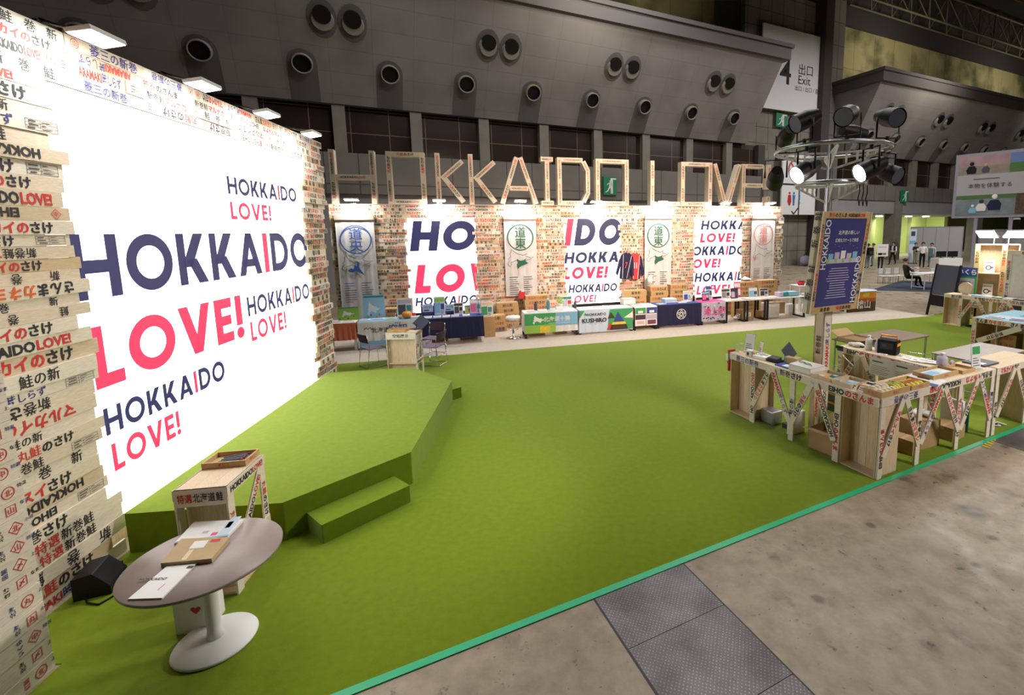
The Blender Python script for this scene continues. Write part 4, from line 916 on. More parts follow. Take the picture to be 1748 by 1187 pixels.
ftable('greyish wood topped table behind the right counter', CF.w(10.95, 1.32, .006), CF.rz, 1.75, .80, .72, 'table_grey', group='wood topped work tables')
carton('flat brown carton with its flaps open lying on the brown table', CF.w(9.75, 3.05, .727), .55, .5, .07, CF.rz, True, False)
t = thing('folding_chair', 'grey tube folding chair with pale seat behind the inner counter', 'chair', CF.w(9.35, 1.55, .006), CR+.4)
m = MB(); m.lathe([(0, .43), (.19, .43), (.2, .445), (.19, .46), (0, .465)], 'offwhite', 20); m.build('seat', t)
m = MB(); m.tube([(-.2, -.2, 0), (-.2, .12, .45), (-.19, .22, .78), (.19, .22, .78), (.2, .12, .45), (.2, -.2, 0)], .011, 'chrome', 8); m.tube([(-.18, .22, 0), (-.18, -.15, .43), (.18, -.15, .43), (.18, .22, 0)], .011, 'chrome', 8); m.build('frame', t)
m = MB(); m.cyl((-.19, .22, .70), (.19, .22, .70), .012, 'chrome', 8); m.build('back_bar', t)
bottle('clear plastic canister with lilac lid on the far end of the front counter', CF.w(7.9, .42, T), .07, .24, 'lilac', 'white', name='canister')
t = thing('tape_dispenser', 'small dark tape dispenser behind the green menu card', 'tape dispenser', CF.w(8.14, .40, T), .4); m = MB(); m.box(-.06, .06, -.03, .03, 0, .03, 'dark'); m.build('base', t); m = MB(); m.cyl((0, -.015, .06), (0, .015, .06), .04, 'lilac', 14); m.build('roll', t)

# ---- sign post with light tower
SGN = thing('sign_post', 'printed crate board post carrying a leaning dark blue HOKKAIDO information panel', 'sign post', CF.w(6.62, 1.47, .006), CF.rz)
m = MB(); w = .085
for n, a in (((0, -1, 0), (0, -w)), ((-1, 0, 0), (-w, 0)), ((1, 0, 0), (w, 0)), ((0, 1, 0), (0, w))):
    M = m.beam((a[0], a[1], 0), (a[0], a[1], 2.1), .17, .02, 'plank', n)
    for k in range(2): m.text(PRINTS[(2, 3)[k] if n[1] == -1 else (3, 0)[k]], M @ Matrix.Translation((.55+k*.8, 0, .003)), .10, .7, off=.03)
m.build('post', SGN)
mk('panel_navy', (.045, .045, .21), .5)
TI = Matrix.Translation((-.60, -.21, 1.90)) @ Matrix.Rotation(.10, 4, 'X')   # leans forward
PW, PH = 1.06, 1.45
m = MB(); m.M = TI
m.box(.085, PW-.085, -.005, .01, .085, PH-.085, 'panel_navy')
f = lambda x, z: front(x, -.009, z)
for x, z, s in ((.145, PH-.42, .16),): pass
m.text(('HOKKAIDO', 'white'), pl((.155, -.009, PH-.46), (0, 0, 1), (-1, 0, 0)), .155, .70, off=.01); m.text(('HOKKAIDO', 'white'), pl((PW-.15, -.009, .46), (0, 0, 1), (-1, 0, 0)), .155, .70, off=.01)
m.text(('北海道の新しい', 'white'), f(.62, 1.16), .065, off=.02); m.text(('広域なスケールで体感', 'white'), f(.6, 1.05), .06, .5, off=.02); m.box(.5, .68, -.009, -.006, 1.36, 1.375, 'lilac')
m.box(.22, .93, -.008, -.005, .72, .78, 'lilac')
for k in range(5): m.box(.25+.13*k, .35+.13*k, -.0085, -.005, .78, .86+.02*(k % 3), ('sky', 'lilac', 'white', 'lilac', 'sky')[k])
for k in range(4): m.box(.23+.16*k, .28+.16*k, -.009, -.005, .73, .79, 'lime')
for k in range(8): m.box(.28+.08*k, .287+.08*k, -.009, -.005, .90+.03*(k*7 % 4), .907+.03*(k*7 % 4), 'white')
for k in range(13):
    a = .52-rnd.uniform(.16, .26); m.box(a, .52+(.52-a), -.009, -.006, .64-.036*k, .649-.036*k, 'lilac')
m.build('information_panel', SGN)
for (p, q) in (((.045, 0, 0), (.045, 0, PH)), ((PW-.045, 0, 0), (PW-.045, 0, PH)), ((.09, 0, .045), (PW-.09, 0, .045)), ((.09, 0, PH-.045), (PW-.09, 0, PH-.045))):
    m = MB(); m.M = TI; M = m.beam((p[0], -.012, p[2]), (q[0], -.012, q[2]), .09, .05, 'crate_wood'); L = (Vector(q)-Vector(p)).length
    for k in range(2): m.text(rnd.choice(PRINTS), M @ Matrix.Translation((L*(.27+.46*k), 0, .003)), .065, L*.42, off=.03)
    m.build('frame_board', SGN)
m = MB(); m.M = TI; M = m.beam((0, .045, 0), (0, .045, PH), .13, .02, 'plank', (-1, 0, 0))
for k, s in enumerate(('新', '巻', '鮭')): m.text((s, K), M @ Matrix.Translation((.25+.2*k, 0, .003)), .12, off=.03); m.text((s, K), M @ Matrix.Translation((1.0+.19*k, 0, .003)), .12, off=.03)
m.box(0, .02, -.01, .01, 0, .01, 'plank'); m.build('side_board', SGN); m = MB(); m.M = TI; m.beam((PW, .045, 0), (PW, .045, PH), .13, .02, 'plank', (1, 0, 0)); m.box(.02, PW-.02, .095, .108, .02, PH-.02, 'plank'); m.build('back_board', SGN)
LTW = thing('light_tower', 'grey light tower pole with two perforated rings rising from the crate board post', 'light tower', CF.w(6.62, 1.49, 2.11), CF.rz)
m = MB(); m.cyl((0, 0, 0), (0, 0, 1.6), .055, 'greymetal', 16); m.cyl((0, 0, 1.6), (0, 0, 2.3), .04, 'greymetal', 14); m.build('pole', LTW)
def ring(z, r, name):
    m = MB(); m.tube([(r*math.cos(a), r*math.sin(a), z) for a in [2*PI*i/40 for i in range(40)]], .028, 'greymetal', 8, True); m.build(name, LTW)
    for k in range(4):
        a = PI/4+k*PI/2; m = MB(); u = Vector((math.cos(a), math.sin(a), 0)); n = Vector((-u.y, u.x, 0))
        # perforated bracket: strips around round holes
        N = 5; P0 = lambda s, t: u*(.05+(r-.05)*s)+Vector((0, 0, z-.02-(.24*(1-s)+.02)*t))
        hs = [(.12, .10), (.32, .08), (.5, .062), (.66, .045), (.8, .03)]
        top = [P0(s, 0) for s in (0, 1)]; bot = [P0(s, 1) for s in (0, 1)]
        m.beam(P0(0, .06), P0(1, .06), .028, .012, 'offwhite', n); m.beam(P0(0, .93), P0(1, .9), .03, .012, 'offwhite', n)
        for s, h in hs: m.beam(P0(s+.10, 0), P0(s+.10, 1), .03, .012, 'offwhite', n)
        m.build('bracket', LTW)
ring(2.14, .77, 'large_ring'); ring(1.66, .46, 'small_ring')
mk('par_glow', (1, 1, 1), .5, emit=9.0, ecol=(1, .95, .85))
def par(label, a, r, z, aim, up, lit=False):
    R = Matrix.Rotation(CF.rz, 3, 'Z'); P = CF.w(6.62, 1.49, 2.11)+R @ Vector((r*math.cos(a), r*math.sin(a), z))
    t = thing('par_spotlight', label, 'spotlight', P, 0, 'spotlights on the light tower'); d = Vector(aim).normalized(); s = 1 if up else -1
    c = Vector((0, 0, s*.31)); 
    m = MB(); m.cyl(c-d*.21, c-d*.03, .08, 'black', 18, .122); m.cyl(c-d*.03, c+d*.18, .122, 'black', 18, .127, cap=False); m.build('can', t)
    m = MB(); m.cyl(c+d*.15, c+d*.17, .116, 'par_glow' if lit else 'slate', 18); m.build('lens', t)
    x = d.cross(Vector((0, 0, 1))).normalized()
    m = MB(); m.tube([c+x*.16, c+x*.16-Vector((0, 0, s*.27)), c-x*.16-Vector((0, 0, s*.27)), c-x*.16], .015, 'black', 6); m.cyl((0, 0, 0), (0, 0, s*.06), .025, 'blackmetal', 10); m.build('yoke', t)
    if lit:
        l = bpy.data.lights.new('par_beam', 'SPOT'); l.energy = 350; l.spot_size = 1.0; l.spot_blend = .7; l.color = (1, .93, .82); l.shadow_soft_size = .08
        o = bpy.data.objects.new('par_beam', l); COL.objects.link(o); o.location = P+c+d*.3; o.rotation_euler = d.to_track_quat('-Z', 'Y').to_euler()
RA = lambda deg: math.radians(deg)
par('lit black spotlight hanging at the left of the large ring', RA(195), .77, 2.11, (-.80, -.30, -.42), False, True); par('lit black spotlight hanging in front of the tower pole', RA(262), .70, 2.11, (-.85, -.12, -.38), False, True)
par('unlit black spotlight hanging at the right under the large ring', RA(320), .77, 2.11, (.4, -.8, -.4), False); par('unlit black spotlight hanging behind the tower pole', RA(120), .77, 2.11, (.2, .8, -.4), False)
par('black spotlight standing on the left of the large ring', RA(190), .72, 2.17, (-.8, -.2, -.35), True); par('black spotlight standing at the front left of the large ring', RA(232), .74, 2.17, (-.6, -.6, -.3), True)
par('black spotlight standing at the middle of the large ring', RA(95), .77, 2.17, (.1, .9, -.3), True); par('black spotlight standing at the right of the large ring', RA(15), .77, 2.17, (.9, .2, -.2), True)
par('black spotlight standing at the front right of the large ring', RA(285), .74, 2.17, (.1, -.9, -.25), True)
for k in range(3):
    m = MB(); m.tube([(0, 0, 0), (.01, 0, -.1), (-.02, 0, -.2), (.015, .0, -.3), (.03, 0, -.22)], .008, 'black', 6); tag(m.build('hanging_cable', None, CF.w(6.80+.13*k, 1.13+.03*k, 3.74), CF.rz), ('left', 'middle', 'right')[k]+' one of three black cables hanging from the small ring', 'cable', 'cables hanging from the small ring')
# ================================================================ TABLES ALONG THE LONG WALL (BF: x along, y away)
ZF = .0065
def uframe_table(label, x0, x1, y0=-2.12, d=.62, h=.75, top='offwhite', group='black framed tables', legm='blackmetal'):
    t = thing('table', label, 'table', BF.w((x0+x1)/2, y0+d/2, ZF), BF.rz, group); w = x1-x0
    m = MB(); m.box(-w/2, w/2, -d/2, d/2, h-.03, h, top); m.build('tabletop', t)
    for s in (-1, 1):
        m = MB(); x = s*(w/2-.035)
        for y in (-d/2+.03, d/2-.03): m.box(x-.03, x+.03, y-.02, y+.02, 0, h-.03, legm)
        m.box(x-.03, x+.03, -d/2+.05, d/2-.05, 0, .045, legm); m.box(x-.03, x+.03, -d/2+.05, d/2-.05, h-.075, h-.03, legm); m.build('leg_frame', t)
    return t
def cloth(label, cat, x0, x1, mat, y0=-2.12, d=.62, h=.75, drop=.62, top=None, draw=None, group='table cloths', wav=.012, side=True):
    t = thing('table_cloth', label, cat, BF.w((x0+x1)/2, y0, ZF), BF.rz, group); w = x1-x0
    m = MB(); n = 22; vs = []; fs = []
    P = [(-w/2, d*.9, 1)]*0
    for i in range(n+1):
        u = -w/2+w*i/n; k = wav*math.sin(i*1.7)+wav*.5*math.sin(i*4.1)
        vs += [(u*1.0, d-.04, h+.004), (u, -.006, h+.004), (u, -.012, h-.03), (u*1.015, -.018+k-.01, h-drop+abs(k)*.6)]
    for i in range(n):
        for j in range(3): a = i*4+j; fs.append((a, a+1, a+5, a+4))
    m.add(vs, fs, mat, smooth=False)
    if side:
        for s in (-1, 1):
            x = s*(w/2+.003); m.add([(x, 0, h+.003), (x, d-.05, h+.003), (x*1.02, d-.05, h-drop*.95), (x*1.02, -.012, h-drop*.95)], [(0, 1, 2, 3)], mat)
    if top: m.box(-w/2, w/2, 0, d-.05, h+.0045, h+.007, top)
    m.build('drape', t)
    if draw:
        g = MB(); draw(g, w, h); g.build('print', t)
    return t
fy = -.052
uframe_table('white framed table under the salmon coloured cloth at the left', .12, .86, -2.05, top='offwhite', legm='white', group='white framed tables')
cloth('plain salmon coloured cloth on the leftmost table', 'table cloth', .12, .86, 'salmon_cloth', -2.05, drop=.46, top='paper')
uframe_table('white framed table under the white banner cloth with large blue characters', .90, 2.46, -2.05, top='sky', legm='white', group='white framed tables')
def d_sor(g, w, h):
    g.text(('北海道', K), front(-.22, fy, h-.23), .15, off=.02); g.text(('空知', 'blue'), front(.22, fy, h-.2), .24, off=.05); g.text(('そらち', 'blue'), front(.22, fy, h-.06), .055, off=.03); g.text(('SORACHI', 'sky'), front(.05, fy, h-.42), .10, off=.02)
    g.tube([(-.62+.03*k, fy, h-.2+.03*(k % 3)) for k in range(8)], .01, 'ink_g', 5); g.box(-w/2+.03, w/2-.5, fy, fy+.004, h-.68, h-.52, 'sky'); g.box(-w/2+.1, -.1, fy-.004, fy, h-.70, h-.64, 'lime'); g.box(.35, .6, fy-.003, fy, h-.62, h-.48, 'blue')
cloth('white banner cloth with blue characters hanging from the second table', 'table cloth', .90, 2.46, 'white', -2.05, drop=.70, top='sky', draw=d_sor)
uframe_table('table under the plain navy cloth', 2.52, 4.16, -2.2, legm='white', group='white framed tables')
cloth('plain navy cloth covering the table left of the bar stool', 'table cloth', 2.52, 4.16, 'navy_cloth', -2.2, d=.66, drop=.58, top='blue')
uframe_table('black framed table under the green and blue map cloth', 5.32, 6.92, -2.2); uframe_table('black framed table under the light blue KUSHIRO cloth', 6.96, 8.68, -2.2); uframe_table('black framed table with two event posters on its front', 8.72, 9.5, -2.2)
uframe_table('black framed table under the navy cloth with white emblem', 9.54, 11.06, -2.15); uframe_table('black framed table under the magenta cloth', 11.1, 12.0, -2.15, .6)
for a, b, l in ((12.04, 12.8, 'bare black framed table beside the magenta cloth table'), (12.84, 13.6, 'bare black framed table second from the right end of the row'), (13.64, 15.22, 'long bare black framed table at the right end of the row')): uframe_table(l, a, b, -2.12)
def d_tok(g, w, h):
    g.box(-w/2, .12, fy+.006, fy+.012, h-.36, h-.02, 'green'); g.box(.12, w/2, fy+.006, fy+.012, h-.40, h-.02, 'sky'); g.box(-w/2, .12, fy+.004, fy+.010, h-.60, h-.36, 'lime'); g.box(-.35, -.05, fy, fy+.006, h-.60, h-.4, 'yellow')
    g.add([(-.55+.36*a, fy+.002, h-.33+.26*b) for a, b in HOKK], [tuple(range(len(HOKK)))], 'white'); g.text(('北海道十勝', 'white'), front(.16, fy, h-.2), .16, off=.02); g.box(-.1, .55, fy, fy+.003, h-.335, h-.325, 'white')
cloth('green and blue cloth with white island map and white characters', 'table cloth', 5.32, 6.90, 'white', -2.2, drop=.6, draw=d_tok)
def d_kus(g, w, h):
    g.add([(-w/2, fy+.004, h-.02), (-w/2+.16, fy+.004, h-.02), (-w/2, fy+.004, h-.25)], [(0, 1, 2)], 'green'); g.add([(-.70, fy, h-.16), (-.60, fy, h-.16), (-.68, fy, h-.08)], [(0, 1, 2)], 'green')
    g.text(('HOKKAIDO', K), front(-.32, fy, h-.14), .115, off=.015); g.text(('KUSHIRO', K), front(-.38, fy, h-.32), .185, .82, off=.022)
    for k, x in enumerate((-.35, -.2, -.05)): g.box(x-.2, x-.1, fy, fy+.003, h-.44, h-.435, 'ink_g')
    A = .06; B2 = .86
    g.add([(A+.05, fy+.004, h-.02), (w/2, fy+.004, h-.02), (w/2, fy+.004, h-.66), (A-.02, fy+.004, h-.66)], [(0, 1, 2, 3)], 'green')
    g.add([(A+.08, fy+.002, h-.1), (A+.22, fy+.002, h-.3), (A-.02, fy+.002, h-.3)], [(0, 1, 2)], 'brown_dark'); g.add([(A-.05, fy, h-.65), (A+.2, fy, h-.65), (A+.05, fy, h-.42)], [(0, 1, 2)], 'red')
    g.add([(A+.3, fy+.001, h-.1), (A+.52, fy+.001, h-.42), (A+.16, fy+.001, h-.42)], [(0, 1, 2)], 'blue'); g.add([(A+.14, fy, h-.42), (A+.54, fy, h-.42), (A+.58, fy, h-.5), (A+.1, fy, h-.5)], [(0, 1, 2, 3)], 'yellow'); g.add([(A+.1, fy, h-.5), (A+.58, fy, h-.5), (A+.64, fy, h-.66), (A+.04, fy, h-.66)], [(0, 1, 2, 3)], 'brown_dark'); g.add([(A+.5, fy, h-.3), (w/2, fy, h-.12), (w/2, fy, h-.32)], [(0, 1, 2)], 'paper')
cloth('light blue cloth with black KUSHIRO lettering and photo triangles', 'table cloth', 6.96, 8.66, 'paper_b', -2.2, drop=.70, draw=d_kus, top='paper')
def d_post(g, w, h):
    for x, c1, c2, c3 in ((-.19, 'green', 'plum', 'paper'), (.19, 'blue', 'lilac', 'slate')):
        g.box(x-.18, x+.18, fy+.004, fy+.008, h-.60, h-.02, 'paper'); g.box(x-.17, x+.17, fy, fy+.004, h-.22, h-.03, c1); g.box(x-.17, x+.17, fy, fy+.004, h-.40, h-.25, c2); g.box(x-.08, x+.08, fy-.004, fy, h-.2, h-.12, 'paper'); g.box(x-.14, x+.14, fy, fy+.004, h-.56, h-.43, c3)
        for k in range(3): g.box(x-.12, x+.12, fy-.005, fy, h-.47-.03*k, h-.46-.03*k, 'red')
cloth('pair of colourful event posters hanging on a table front', 'poster', 8.74, 9.48, 'paper', -2.2, drop=.05, draw=d_post, group='posters', wav=0, side=False)
def d_emb(g, w, h):
    M = front(.05, fy, h-.32); g.ring(M, .17, .02, 'white', 28); g.ring(M, .05, .015, 'white', 16)
    for k in range(5): g.ring(M @ Matrix.Rotation(k*2*PI/5, 4, 'Z') @ Matrix.Translation((0, .09, 0)), .045, .02, 'white', 10)
cloth('navy cloth with round white flower emblem', 'table cloth', 9.54, 11.06, 'navy_cloth', -2.15, drop=.68, top='blue', draw=d_emb)
def d_tak(g, w, h):
    for k in range(46): g.box(*(lambda x, z: (x, x+.05, fy+.004, fy+.008, z, z+.035))(rnd.uniform(-w/2+.03, w/2-.1), rnd.uniform(h-.6, h-.05)), rnd.choice(['lilac', 'dark', 'teal', 'paper', 'plum']))
    g.text(('滝上町', 'magenta_cloth'), front(.03, fy-.002, h-.30), .27, off=.05)
cloth('flower patterned cloth with magenta characters under a pink top', 'table cloth', 11.1, 11.98, 'lilac', -2.15, d=.6, drop=.62, top='magenta_cloth', draw=d_tak)
# ---- things on the tables
TB = .76+ZF
def onB(x, y, z=TB): return BF.w(x, y, z)
def leaflets(label, x, y, w, d, h, mats, rz=0, group='leaflet piles on the long tables', z=TB):
    t = thing('leaflet_pile', label, 'leaflets', onB(x, y, z), BF.rz+rz, group); m = MB(); m.box(-w/2, w/2, -d/2, d/2, 0, h, 'paper'); m.build('sheets', t)
    m = MB(); m.box(-w*.47, w*.47, -d*.45, d*.1, h, h+.002, mats[0]); m.box(-w*.4, w*.3, d*.2, d*.35, h, h+.002, mats[1]); m.build('cover_print', t)
def pboard(label, x, y, w, h, mats, z=TB, tilt=.15, rz=0, group='standing display boards'):
    t = thing('display_board', label, 'display board', onB(x, y, z), BF.rz+rz, group); X = Matrix.Rotation(-tilt, 4, 'X')
    m = MB(); m.box(-w/2, w/2, 0, .01, 0, h, mats[0], X); m.build('panel', t)
    m = MB(); m.box(-w*.45, w*.45, -.003, 0, h*.72, h*.93, mats[1], X); m.box(-w*.42, w*.05, -.003, 0, h*.12, h*.66, mats[2], X); m.box(w*.1, w*.42, -.003, 0, h*.3, h*.62, mats[3], X)
    for k in range(4): m.box(w*.1, w*rnd.uniform(.25, .42), -.003, 0, h*(.08+.05*k), h*(.10+.05*k), 'ink_g', X)
    m.build('print', t); m = MB(); m.box(-.012, .012, .01, .13, 0, .012, 'dark'); m.tube([(0, .12, .006), (0, .012+.15*h*tilt, h*.7)], .006, 'dark', 6); m.build('strut', t)
def mapboard(label, x, y, w, h, bg, z=TB, rz=0):
    t = thing('map_board', label, 'map board', onB(x, y, z), BF.rz+rz, 'map boards'); X = Matrix.Rotation(-.12, 4, 'X'); m = MB(); m.box(-w/2, w/2, 0, .012, 0, h, bg, X); m.build('panel', t)
    m = MB(); m.add([(-w*.3+w*.6*a, -.004, h*.25+h*.5*b) for a, b in HOKK], [tuple(range(len(HOKK)))], 'white', X)
    for k in range(6): m.box(-w*.45+w*.13*k, -w*.38+w*.13*k, -.003, -.001, h*.1+h*.07*(k % 3), h*.16+h*.07*(k % 3), ('ink_g', 'lime', 'red')[k % 3], X)
    m.box(-w*.46, w*.46, -.003, -.001, h*.9, h*.96, 'teal', X); m.build('print', t)
mapboard('small lime green map board on the salmon cloth table', .62, -1.62, .52, .36, 'lime'); mapboard('tall pale blue map board behind the second table', 1.22, -1.35, .56, .78, 'teal_cloth', z=.62)
m = MB(); m.box(-.3, .3, -.15, .15, 0, .6, 'plank'); tag(m.build('crate_plinth', None, onB(1.22, -1.22, ZF), BF.rz), 'plain crate plinth behind the second table carrying the tall map board', 'plinth')
for k, (x, y, a) in enumerate(((1.05, -1.80, .1), (1.38, -1.72, -.1), (1.70, -1.85, .05), (.35, -1.85, 0), (.66, -1.88, .2))):
    leaflets(('pale leaflet pile at the left end of the blue topped table', 'second pale leaflet pile on the blue topped table', 'green leaflet pile on the blue topped table', 'pale leaflets at the left end of the salmon cloth', 'pale leaflets before the lime green map board')[k], x, y, .28, .21, .015, (('paper_b', 'ink_g'), ('lilac', 'ink_g'), ('lime', 'teal'), ('lilac', 'ink_g'), ('paper_b', 'red'))[k], a)
t = thing('pumpkin', 'orange pumpkin on the second table beside the white poster board', 'pumpkin', onB(2.12, -1.86), 0); m = MB(); n = 24; pr = [(.13*math.sin(PI*i/10)+.0, .1-.1*math.cos(PI*i/10)) for i in range(11)]
vs = []; fs = []
for i, (r, z) in enumerate(pr):
    for j in range(n): q = r*(1+.06*math.cos(8*2*PI*j/n)); vs.append((q*math.cos(2*PI*j/n), q*math.sin(2*PI*j/n), z))
for i in range(10):
    for j in range(n): fs.append((i*n+j, i*n+(j+1) % n, (i+1)*n+(j+1) % n, (i+1)*n+j))
m.add(vs, fs, 'orange', smooth=True); m.build('fruit', t); m = MB(); m.cyl((0, 0, .19), (.01, 0, .24), .018, 'lime', 8); m.build('stem', t)
t = thing('pumpkin', 'tiny orange pumpkin beside the larger pumpkin', 'pumpkin', onB(1.95, -1.92), 0); m = MB(); m.ball((0, 0, .04), .045, 'orange', 12, (1, 1, .85)); m.build('fruit', t); m = MB(); m.cyl((0, 0, .075), (0, 0, .095), .008, 'lime', 6); m.build('stem', t)
pboard('white poster board with dark figures behind the orange pumpkin', 2.05, -1.58, .42, .52, ('paper', 'lilac', 'slate', 'teal')); leaflets('white leaflets beside the red cup on the second table', 2.34, -1.9, .22, .2, .05, ('paper', 'ink_g'))
cup('small red cup beside the pumpkin', onB(2.30, -1.75), .05, .12, 'red')
def rack(label, x, y, w, h, rz=0):
    t = thing('leaflet_rack', label, 'leaflet rack', onB(x, y), BF.rz+rz, 'leaflet racks'); m = MB()
    for s in (-1, 1): m.box(s*w/2-.01, s*w/2+.01, -.02, .06, 0, h, 'blue')
    m.box(-w/2, w/2, .02, .03, h*.1, h*.8, 'blue'); m.build('frame', t)
    m = MB(); m.box(-w*.42, w*.42, 0, .018, h*.3, h*.95, 'paper_b'); m.box(-w*.3, w*.3, -.004, 0, h*.6, h*.85, 'sky'); m.box(-w*.3, w*.1, -.004, 0, h*.4, h*.5, 'ink_g'); m.build('leaflet', t)
rack('blue leaflet rack at the left end of the navy cloth table', 2.66, -1.62, .34, .34); rack('second blue leaflet rack on the navy cloth table', 3.25, -1.55, .34, .3)
pboard('tall board with pale green and dark blue pictures on the navy cloth', 2.98, -1.60, .30, .52, ('paper_b', 'lime', 'sky', 'blue')); pboard('board with bold black characters on the navy cloth', 3.50, -1.72, .26, .34, ('paper', 'ink_g', 'slate', 'dark')); pboard('pinkish character board at the right of the navy cloth', 3.98, -1.70, .32, .42, ('lilac', 'paper', 'pink', 'teal')); pboard('small greenish card board left of the pinkish board', 3.76, -1.62, .18, .24, ('cream', 'teal', 'lime', 'red'))
for k, x in enumerate((2.68, 2.92, 3.16, 3.40, 3.70)): leaflets(('leftmost', 'second', 'third', 'fourth', 'rightmost')[k]+' white leaflet pile along the front of the navy cloth', x, -2.02, .2, .26, .03, (('paper', 'ink_g'), ('paper_b', 'ink_g'), ('paper', 'red'), ('lilac', 'blue'), ('paper', 'ink_g'))[k])
t = thing('wire_stand', 'thin black wire stand at the right end of the navy cloth', 'stand', onB(4.05, -1.95), 0); m = MB(); m.cyl((0, 0, 0), (0, 0, .5), .006, 'black', 6); m.box(-.06, .06, -.06, .06, 0, .006, 'black'); m.build('pole', t); m = MB(); m.tube([(-.1, 0, .42), (.1, 0, .42)], .005, 'black', 6); m.build('arm', t)
pboard('cream and green sign board standing beyond the navy table', 4.30, -1.55, .36, .46, ('paper', 'cream', 'green', 'teal'), z=.62); m = MB(); m.box(-.2, .2, -.15, .15, 0, .61, 'crate_wood'); tag(m.build('crate_plinth', None, onB(4.32, -1.45, ZF), BF.rz), 'plain crate plinth carrying the cream and green sign board', 'plinth')
# green / KUSHIRO / posters tables
bottle('dark bottle at the left of the green cloth table', onB(5.72, -1.80), .05, .26, 'slate', 'dark', 'bottles on the long tables'); bottle('white and teal bottle on the green cloth table', onB(6.10, -1.80), .05, .34, 'teal', 'white', 'bottles on the long tables'); bottle('dark bottle at the right end of the green cloth table', onB(6.95, -1.75), .045, .24, 'slate', 'teal', 'bottles on the long tables')
t = thing('potted_herb', 'pale pot with bright green plant on the green cloth table', 'plant', onB(6.48, -1.75), 0); m = MB(); m.lathe([(0, 0), (.06, 0), (.09, .16), (.08, .16), (.05, .02)], 'offwhite', 16); m.build('pot', t); m = MB()
for k in range(60): a, r, z = rnd.uniform(0, 2*PI), rnd.uniform(0, .13), rnd.uniform(.16, .34); c = Vector((r*math.cos(a), r*math.sin(a), z)); u = Vector((rnd.uniform(-1, 1), rnd.uniform(-1, 1), rnd.uniform(-.3, 1))).normalized(); v = u.orthogonal().normalized(); m.add([c-u*.035, c+v*.018, c+u*.035, c-v*.018], [(0, 1, 2, 3)], 'lime')
m.build('foliage', t)
pboard('pale arched display board with red and teal print on the green cloth table', 6.72, -1.62, .34, .36, ('paper', 'teal', 'lilac', 'red')); slab('tissue_box', 'white and blue box on the green cloth table before the plant', 'box', onB(6.40, -1.98), .22, .14, .1, BF.rz, 'paper', ((-.3, .3, -.1, .1, 'sky'),))
for k, (x, y, mt) in enumerate(((5.55, -1.98, 'lilac'), (5.90, -2.0, 'paper_b'), (6.15, -2.02, 'sky'), (7.25, -1.9, 'paper_b'), (7.6, -1.95, 'sky'), (7.95, -1.85, 'paper'), (8.35, -1.95, 'paper_b'), (8.95, -1.9, 'lilac'), (9.25, -1.85, 'sky'), (9.75, -1.95, 'sky'), (10.5, -1.9, 'paper_b'), (10.75, -1.75, 'lilac'))):
    leaflets(('lilac leaflets at the left corner of the green cloth', 'pale leaflets on the green cloth under the white bottle', 'blue leaflets on the green cloth near its middle', 'pale leaflets at the left of the KUSHIRO table', 'blue leaflets in the middle of the KUSHIRO table', 'white leaflets at the back of the KUSHIRO table', 'pale blue leaflets at the right of the KUSHIRO table', 'lilac leaflets above the event posters, left', 'blue leaflets above the event posters, right', 'blue leaflets at the left of the emblem cloth', 'pale leaflets in the middle of the emblem cloth', 'lilac leaflets at the right of the emblem cloth')[k], x, y, .28, .21, .012+.006*(k % 3), (mt, 'ink_g'), rnd.uniform(-.4, .4))
slab('white_box', 'stack of white boxes at the right end of the KUSHIRO table', 'box', onB(8.72, -1.65), .42, .3, .2, BF.rz+.05, 'offwhite', side='paper'); slab('white_box', 'low white and green box on the emblem cloth table', 'box', onB(10.15, -1.68), .42, .3, .13, BF.rz, 'paper', ((-.4, .4, -.3, .3, 'white'),), side='teal_cloth')
pboard('white and blue calendar board at the right of the emblem cloth', 10.86, -1.62, .3, .32, ('paper', 'lilac', 'blue', 'sky')); bottle('black bottle at the right end of the emblem cloth', onB(11.02, -1.75), .035, .2, 'black', 'black', 'bottles on the long tables')
pboard('board with blue and pink landscape on the magenta cloth', 11.42, -1.85, .3, .32, ('dark', 'sky', 'pink', 'lilac'), rz=.2); pboard('tall blue board behind the landscape board on the magenta cloth', 11.68, -1.62, .24, .48, ('paper_b', 'blue', 'sky', 'slate')); pboard('grey and black picture board right of the magenta cloth', 12.25, -1.75, .34, .36, ('paper', 'slate', 'greymetal', 'dark')); pboard('dark portrait board beside the grey picture board', 12.6, -1.72, .28, .36, ('plum', 'dark', 'lilac', 'slate'))
leaflets('white leaflets on the bare table at the left', 12.45, -1.98, .3, .2, .012, ('paper', 'ink_g')); leaflets('white leaflets on the second bare table', 13.05, -1.9, .4, .25, .012, ('paper', 'red')); leaflets('white leaflets in front of the pale blue boxes', 14.0, -1.95, .3, .2, .012, ('paper', 'ink_g'))
pboard('pale blue leaflet board on the second bare table', 13.35, -1.72, .34, .34, ('paper_b', 'paper', 'sky', 'slate')); pboard('board with bold black characters on the long bare table', 13.80, -1.70, .34, .30, ('paper', 'slate', 'dark', 'blue')); pboard('pink and white standing sign by the third screen', 12.98, -1.35, .26, .66, ('pink', 'paper', 'lilac', 'paper'), z=.62)
m = MB(); m.box(-.16, .16, -.12, .12, 0, .61, 'crate_wood'); tag(m.build('crate_plinth', None, onB(13.0, -1.25, ZF), BF.rz), 'plain crate plinth carrying the pink and white sign', 'plinth')
for k in range(3): slab('flat_box', ('pale lilac', 'dark teal', 'light blue')[k]+' flat box on the long bare table at its right end', 'box', onB(14.35+.2*k+.12*(k == 2), -1.78), (.16, .16, .42)[k], .3, .15, BF.rz, ('lilac', 'teal', 'sky')[k], ((-.3, .3, -.2, .2, 'paper_b'),), 'flat boxes on the long bare table', 'teal_cloth' if k == 2 else None)
